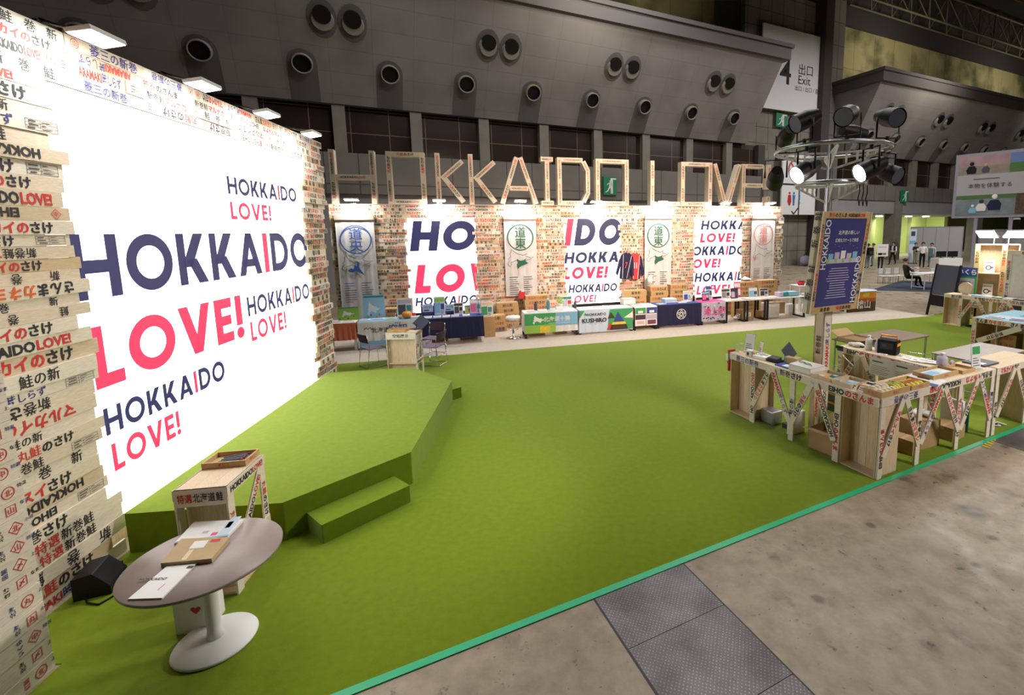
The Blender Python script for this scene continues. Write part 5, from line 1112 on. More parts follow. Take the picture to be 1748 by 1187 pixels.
t = thing('toy_sign', 'pink flower shaped pick standing on the magenta cloth table', 'decoration', onB(11.62, -1.95), 0); m = MB(); m.cyl((0, 0, 0), (0, 0, .42), .008, 'pink', 6); m.build('stick', t); m = MB()
for k in range(6): a = k*PI/3; m.ball((.06*math.cos(a), 0, .46+.06*math.sin(a)), .035, 'pink', 8, (1, .4, 1))
m.build('petals', t)
# ---- crates and cartons stacked before the wall
def crates(label, x, y, w, d, rows, rz=0.0, group='stacked salmon crates before the wall', z=ZF):
    t = thing('crate_stack', label, 'crate stack', BF.w(x, y, z), BF.rz+rz, group); zz = 0
    for i in range(rows):
        h = rnd.uniform(.15, .19); m = MB(); dx = rnd.uniform(-.03, .03); m.box(-w/2+dx, w/2+dx, -d/2, d/2, zz+.002, zz+h, 'crate_wood')
        segs = rnd.choice(PRINTS); M = front(dx, -d/2-.003, zz+h/2)
        m.text(segs, M, h*.62, w*.8, off=.03); m.build('crate', t); zz += h
for k, a in enumerate(((4.60, -.74, .62, .36, 3, 'low crate stack right of the navy table'), (5.02, -.30, .66, .36, 5, 'crate stack behind the bar stool'), (5.98, -.36, .78, .34, 6, 'tall crate stack behind the green cloth table'), (9.42, -.35, .8, .36, 6, 'crate stack below the jerseys'), (10.3, -.40, .66, .36, 7, 'tall crate stack under the right green circle banner'), (11.1, -.28, .66, .34, 7, 'crate stack left of the third screen'), (13.85, -.40, .72, .34, 7, 'crate stack under the red circle banner'), (14.75, -.40, .86, .36, 7, 'crate stack at the right end of the wall'), (1.75, -.3, .7, .36, 5, 'crate stack behind the second table'), (12.95, -.6, .6, .36, 3, 'low crate stack under the bare tables'), (13.5, -.95, .6, .34, 4, 'crate stack seen under the bare tables at the right'))):
    crates(a[5], a[0], a[1], a[2], a[3], a[4], rnd.uniform(-.06, .06))
for a in (('brown carton under the table beside the magenta cloth', 12.12, -1.35, .34, .3, .42, 0, False), ('brown carton with white label under the bare tables', 13.02, -1.72, .48, .36, .36, .12, True), ('small brown carton under the bare tables beside a crate', 13.72, -1.55, .3, .3, .26, -.1, False), ('brown carton under the long bare table at its right end', 14.95, -1.0, .34, .3, .42, 0, False), ('dark brown carton under the left of the navy table', 2.95, -1.55, .44, .3, .24, 0, False), ('dark brown carton under the right of the navy table', 3.75, -1.55, .5, .3, .3, 0, False), ('brown carton under the green cloth table', 5.72, -1.7, .5, .36, .22, 0, False), ('brown carton under the event posters', 9.1, -1.75, .5, .3, .25, 0, False), ('low open carton under the blue cloth', 6.45, -1.7, .4, .3, .1, .05, False)):
    carton(a[0], BF.w(a[1], a[2], ZF), a[3], a[4], a[5], BF.rz+a[6], False, a[7], 'cartons under the long tables')
slab('white_crate', 'tall white box under the long bare table', 'box', BF.w(14.12, -1.62, ZF), .5, .42, .52, BF.rz, 'white', side='offwhite'); slab('white_bag_box', 'small white box on the carpet under the right end of the table row', 'box', BF.w(15.12, -1.45, ZF), .3, .2, .4, BF.rz, 'paper')
m = MB(); 
for k in range(5): m.ball((rnd.uniform(-.08, .08), 0, .05+.03*k), .08, 'white', 8, (1.1, .8, .7))
tag(m.build('plastic_bag', None, BF.w(12.72, -1.72, ZF), BF.rz), 'white plastic bag on the floor beside the labelled carton', 'bag')
m = MB(); m.add([(-.16, -.1, 0), (.14, -.1, .01), (.2, .1, .03), (0, .14, .1), (-.18, .08, .02)], [(0, 1, 2, 3, 4)], 'white'); m.box(-.16, .14, -.1, .1, 0, .012, 'paper'); tag(m.build('paper_sheet', None, BF.w(14.0, -.32, 1.24), BF.rz), 'white paper sheet lying on the crates under the red circle banner', 'paper')
m = MB(); m.lathe([(0, 0), (.05, 0), (.1, .12), (.08, .25), (.03, .3), (0, .3)], 'white', 10); m.ball((.04, 0, .3), .06, 'white', 8); tag(m.build('white_bundle', None, BF.w(10.02, -.36, 1.22), BF.rz), 'white cloth bundle standing between the crate stacks by the jerseys', 'bundle')
t = thing('red_pouch', 'red pouch leaning on the crates behind the green cloth table', 'pouch', BF.w(5.48, -.34, .93), BF.rz+.2); m = MB(); m.box(-.1, .1, -.04, .04, 0, .27, 'red', Matrix.Rotation(.2, 4, 'Y')); m.build('body', t, bevel=.02); m = MB(); m.box(.0, .1, -.042, .04, .24, .29, 'paper'); m.build('flap', t)
# bar stool
t = thing('bar_stool', 'white round bar stool with chrome base beside the green cloth table', 'stool', BF.w(5.02, -1.95, ZF), 0)
m = MB(); m.lathe([(0, .55), (.19, .55), (.215, .58), (.215, .62), (.19, .655), (0, .665)], 'white', 28); m.build('seat', t); m = MB(); m.lathe([(0, 0), (.22, 0), (.22, .008), (.05, .035), (.03, .06), (.03, .34), (.02, .34), (.02, .55)], 'chrome', 28); m.build('base', t); m = MB(); m.tube([(.14*math.cos(a), .14*math.sin(a), .26) for a in [2*PI*i/20 for i in range(20)]], .008, 'chrome', 6, True); m.build('foot_ring', t)
# jerseys hanging on the wall
def jersey(label, x, z, body, sl, trim, y, rz):
    t = thing('sports_jersey', label, 'jersey', BF.w(x, y, z), BF.rz, 'sports jerseys on the wall'); R = Matrix.Rotation(rz, 4, 'Y')
    R = R @ Matrix.Diagonal((.66, 1, 1.2, 1))
    def slabp(pts, mat, nm, th=.05, dy=0):
        m = MB(); M = R @ Matrix(((1, 0, 0, 0), (0, 0, 1, dy), (0, 1, 0, 0), (0, 0, 0, 1))); m.prism(pts, th, mat, M); m.build(nm, t, bevel=.012)
    slabp([(-.26, 0), (.26, 0), (.28, .35), (.24, .72), (.09, .78), (0, .74), (-.09, .78), (-.24, .72), (-.28, .35)], body, 'body', .06, -.03)
    slabp([(-.24, .72), (-.28, .45), (-.40, .08), (-.50, .14), (-.42, .48), (-.34, .66)], sl, 'sleeve', .05, -.025); slabp([(.24, .72), (.28, .45), (.40, .08), (.50, .14), (.42, .48), (.34, .66)], sl, 'sleeve', .05, -.025)
    m = MB(); m.M = R
    for s in (-1, 1): m.beam((s*.23, -.034, .70), (s*.12, -.034, .02), .02, .004, trim); m.beam((s*.27, -.034, .42), (s*.2, -.034, 0), .08, .003, sl)
    m.text(('11' if body == 'red' else '7', 'white' if body == 'red' else 'red'), front(0, -.036, .42), .24, off=.03); m.build('trim', t)
    m = MB(); m.M = R; m.tube([(-.09, 0, .78), (0, -.02, .74), (.09, 0, .78)], .014, 'dark', 6); m.tube([(0, 0, .76), (0, .0, .84), (.02, 0, .86)], .006, 'pine', 6); m.build('hanger', t)
jersey('red and navy sports jersey hanging beside the DO screen', 9.57, 1.40, 'red', 'navy_cloth', 'white', -.10, 0); jersey('navy sports jersey overlapping the red one at its left', 9.12, 1.43, 'navy_cloth', 'navy_cloth', 'paper', -.19, .14)
# right end: curved counter with sunset print and its table
mk('sunset_hi', (.75, .30, .02), .5); mk('sunset_lo', (.09, .03, .012), .5); mk('sunset_mid', (.45, .10, .01), .5)
t = thing('promo_counter', 'round ended counter printed with an orange sunset and white characters', 'counter', BF.w(18.05, -1.55, ZF), BF.rz)
out = [(-.72, -.32), (.45, -.32)]+[(.45+.32*math.sin(a), -.32*math.cos(a)) for a in [PI*i/12 for i in range(1, 12)]]+[(.45, .32), (-.72, .32)]
m = MB(); m.prism(out, .36, 'sunset_lo'); m.prism(out, .14, 'sunset_mid', Matrix.Translation((0, 0, .36))); m.prism(out, .24, 'sunset_hi', Matrix.Translation((0, 0, .50))); m.text(('檜山', 'white'), front(.0, -.323, .28), .34, off=.02); m.box(-.05, .25, -.322, -.318, .56, .70, 'yellow'); m.build('body', t)
m = MB(); m.prism([(x*1.02, y*1.04) for x, y in out], .025, 'paper_b', Matrix.Translation((0, 0, .745))); m.build('worktop', t)
uframe_table('white framed table behind the signboard next to the sunset counter', 15.6, 17.2, -1.95, legm='white', top='offwhite', group='white framed tables')
pboard('small dark and pink picture board on the white framed table', 16.72, -1.6, .3, .34, ('paper', 'plum', 'dark', 'pink')); bottle('bright green bottle on the white framed table, left of two', onB(16.3, -1.7), .05, .3, 'lime', 'white', 'green bottles'); bottle('bright green bottle on the white framed table, right of two', onB(16.45, -1.72), .05, .3, 'lime', 'white', 'green bottles'); cup('orange cup on the white framed table', onB(17.0, -1.6), .07, .22, 'orange')
t = thing('display_rack', 'low white table with red tray and pink toy beyond the wall end', 'table', BF.w(16.2, -.9, ZF), BF.rz); m = MB(); m.box(-.5, .5, -.3, .3, .98, 1.0, 'white'); m.build('tabletop', t)
for sx in (-1, 1):
    for sy in (-1, 1): m = MB(); m.box(sx*.46-.02, sx*.46+.02, sy*.26-.02, sy*.26+.02, 0, .98, 'white'); m.build('leg', t)
t = thing('cotton_toy', 'bright pink round toy on the low white table beyond the wall end', 'toy', BF.w(16.3, -.95, 1.0+ZF), 0); m = MB(); m.ball((0, 0, .09), .09, 'magenta_cloth', 12); m.build('body', t); m = MB(); m.ball((.05, -.05, .19), .045, 'pink', 10); m.build('head', t)
t = thing('red_basin', 'red basin on the low white table beyond the wall end', 'basin', BF.w(15.95, -.95, 1.0+ZF), 0); m = MB(); m.lathe([(0, 0), (.1, 0), (.16, .14), (.15, .14), (.09, .02), (0, .02)], 'red', 20); m.build('bowl', t); m = MB(); m.box(-.08, .12, -.04, .04, .02, .16, 'brown_dark'); m.build('contents', t)
# ================================================================ FOREGROUND: round table, crate stands, chairs
t = thing('round_table', 'round wood topped pedestal table with white disc base in the foreground', 'table', (-3.004, 3.313, .0065), 0)
m = MB(); m.lathe([(0, .693), (.478, .693), (.487, .70), (.488, .713), (.483, .72), (0, .72)], 'table_top' if 'table_top' in MATS else (mk('table_top', (.33, .26, .24), .38, var=.22, sc=3) and 'table_top'), 72); m.build('tabletop', t)
m = MB(); m.lathe([(0, .05), (.055, .05), (.046, .12), (.046, .60), (.06, .692), (0, .692)], 'white', 28); m.build('column', t)
m = MB(); m.lathe([(0, 0), (.262, 0), (.27, .012), (.262, .026), (.09, .045), (.05, .052), (0, .052)], 'white', 56); m.build('base', t)
ZT = .7265
quadobj('white_folder', 'white folder with HOKKAIDO LOVE! print lying nearest on the round table', 'folder', ((218, 1023), (276.4, 1021), (336.6, 960.8), (292, 960.8)), ZT, .012, 'white', [('text', .06, .52, .035, 'ink_k', 'HOKKAIDO'), ('rect', .72, .80, 0, 'ink_g', (.2, .08)), ('rect', .6, .2, 0, 'pink', (.03, .18))])
quadobj('kraft_envelope', 'brown cardboard parcel with white slip on the round table', 'parcel', ((273.6, 962), (361, 954), (392.4, 917), (310, 920)), ZT, .035, 'kraft', [('rect', .35, .5, 0, 'paper', (.3, .32)), ('rect', .70, .72, 0, 'red', (.2, .12)), ('rect', .38, .05, 0, 'cream', (.1, .4))])
quadobj('picture_magazine', 'pale magazine with red and blue pictures lying farthest on the round table', 'magazine', ((297, 928), (388.5, 915), (416, 887), (331.5, 891)), ZT, .02, 'paper', [('rect', 0, 0, 0, 'teal_cloth', (1, .08)), ('rect', .78, .1, 0, 'paper_b', (.2, .85)), ('rect', .8, .42, 0, 'red', (.1, .3)), ('rect', .62, .12, 0, 'pink', (.12, .14)), ('rect', .4, .3, 0, 'lilac', (.12, .1))])
t = thing('paper_bag', 'white paper bag standing on the carpet under the round table', 'bag', (-3.27, 3.50, .0065), .22)
m = MB(); w, d, h = .24, .20, .33
m.box(-w/2, w/2, -d/2, d/2, 0, .004, 'white'); m.box(-w/2, w/2, -d/2, -d/2+.003, 0, h, 'white'); m.box(-w/2, w/2, d/2-.003, d/2, 0, h, 'white'); m.box(-w/2, -w/2+.003, -d/2, d/2, 0, h, 'white'); m.box(w/2-.003, w/2, -d/2, d/2, 0, h, 'white'); m.build('body', t)
m = MB(); 
for y in (-d/2, d/2): m.tube([(-.06, y, h), (-.05, y, h+.09), (.05, y, h+.09), (.06, y, h)], .004, 'ink_g', 6)
m.build('handles', t)
m = MB(); m.add([(.03+.035*a, -d/2-.003, .19+.035*b) for a, b in ((0, -1), (.6, -.35), (1, .2), (.8, .7), (.4, .75), (0, .4), (-.4, .75), (-.8, .7), (-1, .2), (-.6, -.35))], [tuple(range(10))], 'red'); m.build('heart_print', t)
# crate stand near the stage
def stand(label, P, rz, w, d, H, front_txt, side='R', braces=True):
    t = thing('crate_stand', label, 'stand', P, rz, 'crate board stands')
    m = MB(); n = 3
    for i in range(n): m.box(-w/2+w*i/n+.001, -w/2+w*(i+1)/n-.001, -d/2, d/2, H-.022, H, 'pine')
    m.build('top', t)
    m = MB()
    for i in range(3): m.box(-w/2+.02+(w-.04)*i/3+.001, -w/2+.02+(w-.04)*(i+1)/3-.001, -d/2+.10, -d/2+.12, 0, H-.022, 'pine')
    m.build('back_panel', t)
    m = MB(); M = m.beam((-w/2, -d/2-.001, H-.075), (w/2, -d/2-.001, H-.075), .15, .02, 'plank'); L = w
    m.text(front_txt, M @ Matrix.Translation((L*.5, 0, .003)), .085, L*.86, off=.03); m.build('front_board', t)
    m = MB(); m.box(-w/2+.02, w/2-.02, -d/2+.02, d/2-.03, .0, .02, 'pine'); m.box(-w/2+.02, w/2-.02, -d/2+.02, d/2-.03, .30, .32, 'pine'); m.build('shelf', t)
    for s in (-1, 1):
        x = s*w/2; nn = (s, 0, 0)
        a, b = (-d/2, d/2)
        q = lambda y, z: (x, y, z)
        for (p0, p1, ww, nm, tx) in ((q(-d/2+.045, H-.03), q(-d/2+.045, 0), .09, 'post_board', 1), (q(d/2-.045, H-.03), q(d/2-.045, 0), .09, 'post_board', 1), (q(-d/2, H-.045), q(d/2, H-.045), .09, 'rail_board', 2), (q(-d/2, .34), q(d/2, .34), .1, 'rail_board', 2), (q(-d/2+.1, .37), q(d/2-.1, H-.1), .085, 'brace_board', 2)):
            m = MB(); off = .012 if nm == 'brace_board' else (.006 if nm == 'rail_board' else 0)
            p0 = (p0[0]+s*off, p0[1], p0[2]); p1 = (p1[0]+s*off, p1[1], p1[2])
            if s > 0 and nm != 'post_board': pass
            M = m.beam(p0, p1, ww, .014, 'plank', nn); L = (Vector(p1)-Vector(p0)).length
            if nm == 'post_board': m.text([('菱三の新巻', B_)] if rnd.random() < .6 else [('丸鮭', R_), ('のさけ', K)], M @ Matrix.Translation((L*.4, 0, .003)), .07, L*.6, off=.03)
            else: m.text([('HOKKAIDO', K), ('LOVE!', R_)], M @ Matrix.Translation((L/2, 0, .003)), .075, L*.86, off=.025, flip=s < 0)
            m.build(nm, t)
    return t
stand('tall crate board stand with tray on top between the round table and the stage', (-3.44, 4.06, .0065), .17, .40, .60, 1.0, [('特選', R_), ('北海道', K), ('鮭', K)])
tray('amber wooden tray of black pens on the crate board stand', (-3.49, 4.25, 1.0075), .17, .36, .24, .055, txt=('すじこ', R_), group=None)
for k in range(6):
    m = MB(); a = .25+rnd.uniform(-.3, .3); y = -.06+.022*k; m.cyl((-.13*math.cos(a)*.6, y-.02, .012+.004*(k % 2)), (.13*math.cos(a)*.8, y+.03, .018+.004*(k % 2)), .009, 'slate', 8); m.cyl((.13*math.cos(a)*.8, y+.03, .018), (.13*math.cos(a)*.9, y+.035, .019), .0095, ('red', 'blue')[k % 2], 8)
    tag(m.build('marker_pen', None, (-3.49, 4.25, 1.0205), .17), ('nearest', 'second nearest', 'third nearest', 'third farthest', 'second farthest', 'farthest')[k]+' dark marker pen in the amber tray', 'pen', 'pens in the amber tray')
# lectern and seating behind the stage
stand('crate board lectern carrying a small tray and a tilted tablet behind the stage', (-4.33, 10.25, .0065), .02, .62, .42, 1.0, [('空知展示', K)])
tray('small printed tray on the lectern behind the stage', (-4.42, 10.18, 1.0075), .02, .38, .26, .06, txt=('すじこ', R_), group=None)
t = thing('black_tablet', 'slate coloured tablet standing tilted on the lectern', 'tablet', (-4.15, 10.38, 1.0075), -.5); m = MB(); m.box(-.2, .2, -.006, .006, 0, .26, 'slate', Matrix.Rotation(-.75, 4, 'X') @ Matrix.Rotation(.35, 4, 'Y') @ Matrix.Translation((0, 0, .07))); m.build('screen', t); m = MB(); m.box(-.1, .1, -.05, .1, 0, .012, 'dark'); m.cyl((0, .05, .01), (0, .06, .1), .012, 'dark', 8); m.build('stand', t)
def sled_chair(label, P, rz):
    t = thing('sled_chair', label, 'chair', P, rz, 'purple sled base chairs')
    m = MB(); m.box(-.21, .21, -.2, .2, .43, .455, 'plum_seat' if 'plum_seat' in MATS else (mk('plum_seat', (.17, .12, .22), .7) and 'plum_seat')); m.build('seat', t, bevel=.012)
    m = MB(); n = 8; vs = []; fs = []
    for i in range(n+1):
        u = -.21+.42*i/n; y = .20+.03*(1-(2*i/n-1)**2)
        vs += [(u, y, .60), (u, y+.05, .80), (u, y+.065, .80), (u, y+.015, .60)]
    for i in range(n):
        for j in range(4): a = i*4+j; b2 = i*4+(j+1) % 4; fs.append((a, b2, b2+4, a+4))
    m.add(vs, fs, 'plum', smooth=False); m.build('backrest', t)
    for s in (-1, 1):
        m = MB(); x = s*.22; m.tube([(x, .24, .80), (x, .20, .60), (x, .19, .45), (x, -.19, .44), (x, -.22, .012), (x, .25, .012), (x, .2, .43)], .009, 'chrome', 6); m.build('side_frame', t)
    m = MB(); m.cyl((-.22, .25, .012), (.22, .25, .012), .009, 'chrome', 6); m.cyl((-.22, -.15, .43), (.22, -.15, .43), .009, 'chrome', 6); m.build('cross_bar', t)
    return t
c0 = sled_chair('purple sled base chair at the left of the small round table', (-5.42, 11.05, .0065), PI*.5+.9)
dup(c0, (-4.05, 11.15, .0065), -PI*.5-.15, 'purple sled base chair at the right of the lectern'); dup(c0, (-4.35, 12.0, .0065), -.25, 'purple sled base chair behind the lectern, back towards the white banner cloth'); 
dup(c0, BF.w(1.98, -1.0, ZF), BF.rz+PI, 'purple chair behind the second table, only its back showing'); dup(c0, BF.w(3.36, -1.15, ZF), BF.rz+PI, 'purple chair behind the navy cloth table, only its back showing')
t = thing('small_round_table', 'small pale round table between the purple chairs', 'table', (-4.85, 11.35, .0065), 0); m = MB(); m.lathe([(0, .70), (.39, .70), (.40, .71), (.39, .722), (0, .722)], 'table_grey', 40); m.build('tabletop', t); m = MB(); m.lathe([(0, 0), (.24, 0), (.24, .015), (.04, .03), (.03, .05), (.03, .70), (0, .70)], 'white', 24); m.build('pedestal', t)
# black monitor speaker on the carpet by the crate wall
t = thing('floor_speaker', 'black wedge speaker on the carpet at the foot of the crate board wall', 'speaker', LF.w(-.46, -.24, .0065), LF.rz+.25)
m = MB(); m.prism([(-.12, 0), (.13, 0), (.13, .08), (.02, .22), (-.12, .20)], .28, 'black', Matrix(((0, 0, 1, -.17), (1, 0, 0, 0), (0, 1, 0, 0), (0, 0, 0, 1))) @ Matrix.Diagonal((-1, 1, 1, 1)) if False else Matrix(((0, 0, 1, -.17), (-1, 0, 0, 0), (0, 1, 0, 0), (0, 0, 0, 1)))); m.build('cabinet', t, bevel=.008)
m = MB(); m.box(.18, .30, -.02, .09, 0, .035, 'black'); m.build('foot_pedal', t)
m = MB(); m.tube([(-.16, .05, .05), (-.24, .0, .01), (-.3, -.1, .008), (-.2, -.18, .008)], .008, 'black', 6); m.build('cable', t); m = MB(); m.tube([(.15, .13, .05), (.25, .16, .03), (.30, .20, .15), (.28, .22, .3)], .007, 'black', 6); m.build('cable', t)
# ================================================================ FAR RIGHT: other booths, billboard, people
cF = counter('crate board counter with round wood slice and leaflets at the far right', CF.w(17.15, 5.2, 0), CR, 3.2, .55, 1.0, [.5, 1.3, 2.1, 3.0], [(0, .45)])
cN = counter('crate board counter with pale blue top at the right picture edge', CF.w(13.25, 2.55, 0), CR, 2.2, 2.0, 1.0, [.05, 2.1], [(.02, .5)], peaks=False)
brd(cN, (.95, -.03, .90), (.15, -.03, .45), .12, .022, s=.09)
m = MB(); m.box(0.02, 2.15, .05, 1.95, 1.001, 1.006, 'teal_cloth'); m.box(.2, 1.6, .3, .8, 1.006, 1.009, 'paper_b'); m.box(.5, 1.9, 1.0, 1.4, 1.006, 1.009, 'teal'); m.build('printed_cover', cN)
for k, (x, y, n) in enumerate(((13.55, 1.95, 4), (13.55, 1.35, 5), (13.55, .85, 4))):
    t = thing('fish_box_stack', ('left stack of boxes with red print under the blue topped counter', 'middle stack of boxes with red print under the blue topped counter', 'right stack of boxes under the blue topped counter')[k], 'boxes', CF.w(x, y, .007), CR, 'printed boxes under the blue topped counter')
    for i in range(n):
        m = MB(); m.box(-.24, .24, -.18, .18, .17*i+.002, .17*(i+1), 'carton'); m.text((('カネヨシ', 'マルスイ', 'いくら')[k], R_), front(0, -.183, .17*i+.09), .10, .4, off=.05); m.build('box', t)
for k, (x, y, mt) in enumerate(((13.5, 2.2, 'paper'), (13.6, 1.8, 'lilac'), (13.5, 1.45, 'paper_b'))):
    slab('leaflet_pile', ('left', 'middle', 'right')[k]+' leaflet pile on the blue topped counter', 'leaflets', CF.w(x, y, 1.01), .3, .22, .02, CR+.3*k, mt, ((-.4, .2, -.3, .1, 'ink_g'), (.2, .4, -.3, .3, 'red')), 'leaflets on the blue topped counter')
t = thing('wood_slice', 'round slice of pale wood standing on the far crate counter', 'wood slice', CF.w(17.4, 4.72, 1.001), CR); m = MB(); m.cyl((0, -.03, .2), (0, .05, .2), .19, 'pine', 24); m.build('slice', t); m = MB(); m.box(-.06, .06, -.05, .07, 0, .05, 'greymetal'); m.build('holder', t)
for k in range(5):
    slab('leaflet_pile', ('first', 'second', 'third', 'fourth', 'fifth')[k]+' leaflet pile from the left on the far crate counter', 'leaflets', CF.w(17.38, 4.35-.27*k, 1.001), .24, .3, .03, CR, ('sky', 'paper_b', 'green', 'paper', 'dark')[k], ((-.35, .35, -.3, .0, 'paper'), (-.3, .3, .1, .3, 'white')), 'leaflets on the far crate counter')
t = thing('bar_stool', 'white bar stool with black column under the far crate counter', 'stool', CF.w(17.5, 4.45, .007), 0); m = MB(); m.lathe([(0, .62), (.19, .62), (.2, .65), (.19, .68), (0, .69)], 'white', 20); m.build('seat', t); m = MB(); m.lathe([(0, 0), (.22, 0), (.2, .02), (.03, .05), (.03, .62)], 'black', 18); m.build('base', t)
# easel board
t = thing('easel_board', 'tall black chalkboard easel standing at the carpet edge', 'easel', CF.w(18.45, 6.0, .003), CR-.25)
m = MB(); X = Matrix.Rotation(-.16, 4, 'X'); m.box(-.45, .45, -.02, .02, .75, 1.82, 'slate', X); m.build('board', t)
for s in (-1, 1): m = MB(); m.box(s*.45-.03, s*.45+.03, -.03, .03, 0, 1.85, 'black', X); m.build('leg', t)
m = MB(); m.box(-.42, .42, -.028, .0, .36, .74, 'black', X); m.box(-.03, .03, .4, .45, 0, .05, 'white'); m.tube([(0, .43, .04), (0, .3, .9)], .02, 'white', 6); m.build('prop', t)
t = thing('poster_stand', 'green framed poster with blue heading beside the chalkboard easel', 'poster', CF.w(18.85, 5.40, .007), CR); m = MB(); m.box(-.3, .3, -.01, .01, .8, 1.75, 'green'); m.build('panel', t)
m = MB(); m.box(-.3, .3, -.014, -.01, 1.45, 1.75, 'blue'); m.text(('いくら', 'white'), front(0, -.016, 1.6), .2, off=.03); m.box(-.24, .24, -.014, -.01, .88, 1.38, 'lilac'); [m.box(-.2, rnd.uniform(0, .2), -.016, -.014, .95+.06*k, .97+.06*k, 'ink_g') for k in range(6)]; m.build('print', t)
m = MB(); m.box(-.02, .02, .0, .04, 0, 1.7, 'black'); m.box(-.2, .2, -.15, .15, 0, .02, 'black'); m.build('stand', t)
# lit display shelf
t = thing('crate_shelf', 'tall crate board shelf with two lit bays behind the far crate counter', 'shelf', CF.w(18.95, 5.2, .007), CR+.35); H2 = 2.55
for x0, x1 in ((0, .66), (.74, 1.08)):
    m = MB(); m.box(x0, x0+.03, 0, .4, 0, H2, 'pine'); m.box(x1-.03, x1, 0, .4, 0, H2, 'pine'); m.box(x0, x1, .38, .41, 0, H2, 'pine')
    for z in (0, .75, 1.55, H2-.03): m.box(x0, x1, 0, .4, z, z+.03, 'pine')
    m.build('bay', t)
for x in (.0, .70):
    m = MB(); M = m.beam((x, -.002, 0), (x, -.002, H2), .14, .02, 'crate_wood'); [m.text(rnd.choice(PRINTS), M @ Matrix.Translation((.5+.8*k, 0, .003)), .1, .7, off=.04) for k in range(3)]; m.build('post_board', t)
for k, (x, z) in enumerate(((.34, 1.58), (.91, 1.58), (.34, .78), (.91, .78))):
    c = thing('product_card', ('white card with ring picture in the upper left shelf bay', 'white card with ring picture in the upper right shelf bay', 'white card with ring picture in the lower left shelf bay', 'white card with ring picture in the lower right shelf bay')[k], 'card', Vector(t.location)+Matrix.Rotation(CR+.35, 3, 'Z') @ Vector((x, .2, z+.003)), CR+.35, 'ring picture cards')
    m = MB(); m.box(-.14, .14, -.01, .01, 0, .42, 'paper'); m.build('card', c); m = MB(); m.ring(front(-.03, -.013, .17), .08, .03, 'slate', 18); m.add([(.04, -.013, .14), (.12, -.013, .17), (.05, -.013, .22)], [(0, 1, 2)], 'red'); m.box(-.12, .1, -.014, -.01, .33, .35, 'pink'); m.build('print', c)
for k, (x, a) in enumerate(((.22, -.5), (.95, .5))):
    P = Vector(t.location)+Matrix.Rotation(CR+.35, 3, 'Z') @ Vector((x, -.25, H2+.32)); c = thing('arm_floodlight', ('left', 'right')[k]+' white floodlight on an arm above the lit shelf', 'floodlight', P, CR+.35+a, 'floodlights above the lit shelf')
    X = Matrix.Rotation(-.75, 4, 'X'); m = MB(); m.box(-.3, .3, -.16, .16, .0, .04, 'white', X); m.build('lamp_head', c); m = MB(); m.box(-.28, .28, -.15, .15, -.012, -.001, 'lamp_glow', X); m.build('lamp_panel', c); m = MB(); m.tube([(0, .05, .04), (0, .3, .14), (0, .38, -.1), (0, .38, -.33)], .015, 'white', 6); m.build('arm', c)
    area('shelf_flood', P-Vector((0, 0, .03)), .5, 45, (1, .95, .85), CF.u*.5+Vector((0, 0, -1)))
# green disc banner panel
t = thing('banner_panel', 'crate framed cream banner with green disc at the right picture edge', 'banner', CF.w(17.9, 3.9, .007), CR); m = MB(); m.box(.1, 2.0, -.01, .01, .75, 2.28, 'offwhite'); m.build('cloth', t)
m = MB(); m.ring(front(1.12, -.014, 1.62), .46, .46, 'green', 36); m.tube([(.9, -.02, 1.62), (1.0, -.02, 1.50), (1.15, -.02, 1.52), (1.2, -.02, 1.66)], .05, 'white', 8); m.box(.95, 1.3, -.018, -.014, 1.38, 1.41, 'white'); m.build('emblem', t)
for p, q in (((.05, -.02, 0), (.05, -.02, 2.4)), ((.1, -.02, 2.34), (2.0, -.02, 2.34)), ((2.0, -.02, 0), (2.0, -.02, 2.4))):
    m = MB(); M = m.beam(p, q, .13, .05, 'plank'); L = (Vector(q)-Vector(p)).length; [m.text(rnd.choice(PRINTS), M @ Matrix.Translation((L*(.25+.25*k), 0, .003)), .09, L*.24, off=.04) for k in range(3)]; m.build('frame_board', t)
t = thing('bottle_box', 'dark tall case standing between the lit shelf and the cream banner', 'case', CF.w(18.6, 3.7, .007), CR); m = MB(); m.box(-.2, .2, -.2, .2, 0, 1.5, 'dark'); m.build('body', t, bevel=.02); m = MB(); m.box(-.2, .2, -.21, -.2, 1.1, 1.3, 'black'); m.build('panel', t)
# billboard on trusses
O = at(1624, 371, 3.57); d0 = ray(1624, 371); P0 = Vector((0, 0, CAMH))+d0*(22/d0.y); BR = CR+.22
t = thing('photo_billboard', 'large framed billboard of farm photographs high at the right', 'billboard', (P0.x, P0.y, 0), BR); w, z0, z1 = 5.2, 3.52, 6.3
mk('ph_sky', (.12, .2, .42), .6); mk('ph_grass', (.07, .16, .04), .6); mk('ph_pink', (.42, .27, .30), .6, var=.25, sc=2); mk('ph_sand', (.30, .25, .21), .6, var=.25, sc=3); mk('ph_soil', (.10, .06, .04), .7, var=.5, sc=6); mk('ph_pond', (.20, .25, .28), .6, var=.3, sc=2); mk('ph_flower', (.45, .42, .05), .6, var=.3, sc=4); mk('bill_white', (.42, .40, .44), .6); mk('bill_frame', (.30, .29, .36), .5)
m = MB(); m.box(0, w, 0, .12, z0, z1, 'bill_frame'); m.build('frame', t)
m = MB(); B2 = lambda x0, x1, a, b, mt, k=0: m.box(x0, x1, -.012-.006*k, .0-.006*k, z0+a, z0+b, mt)
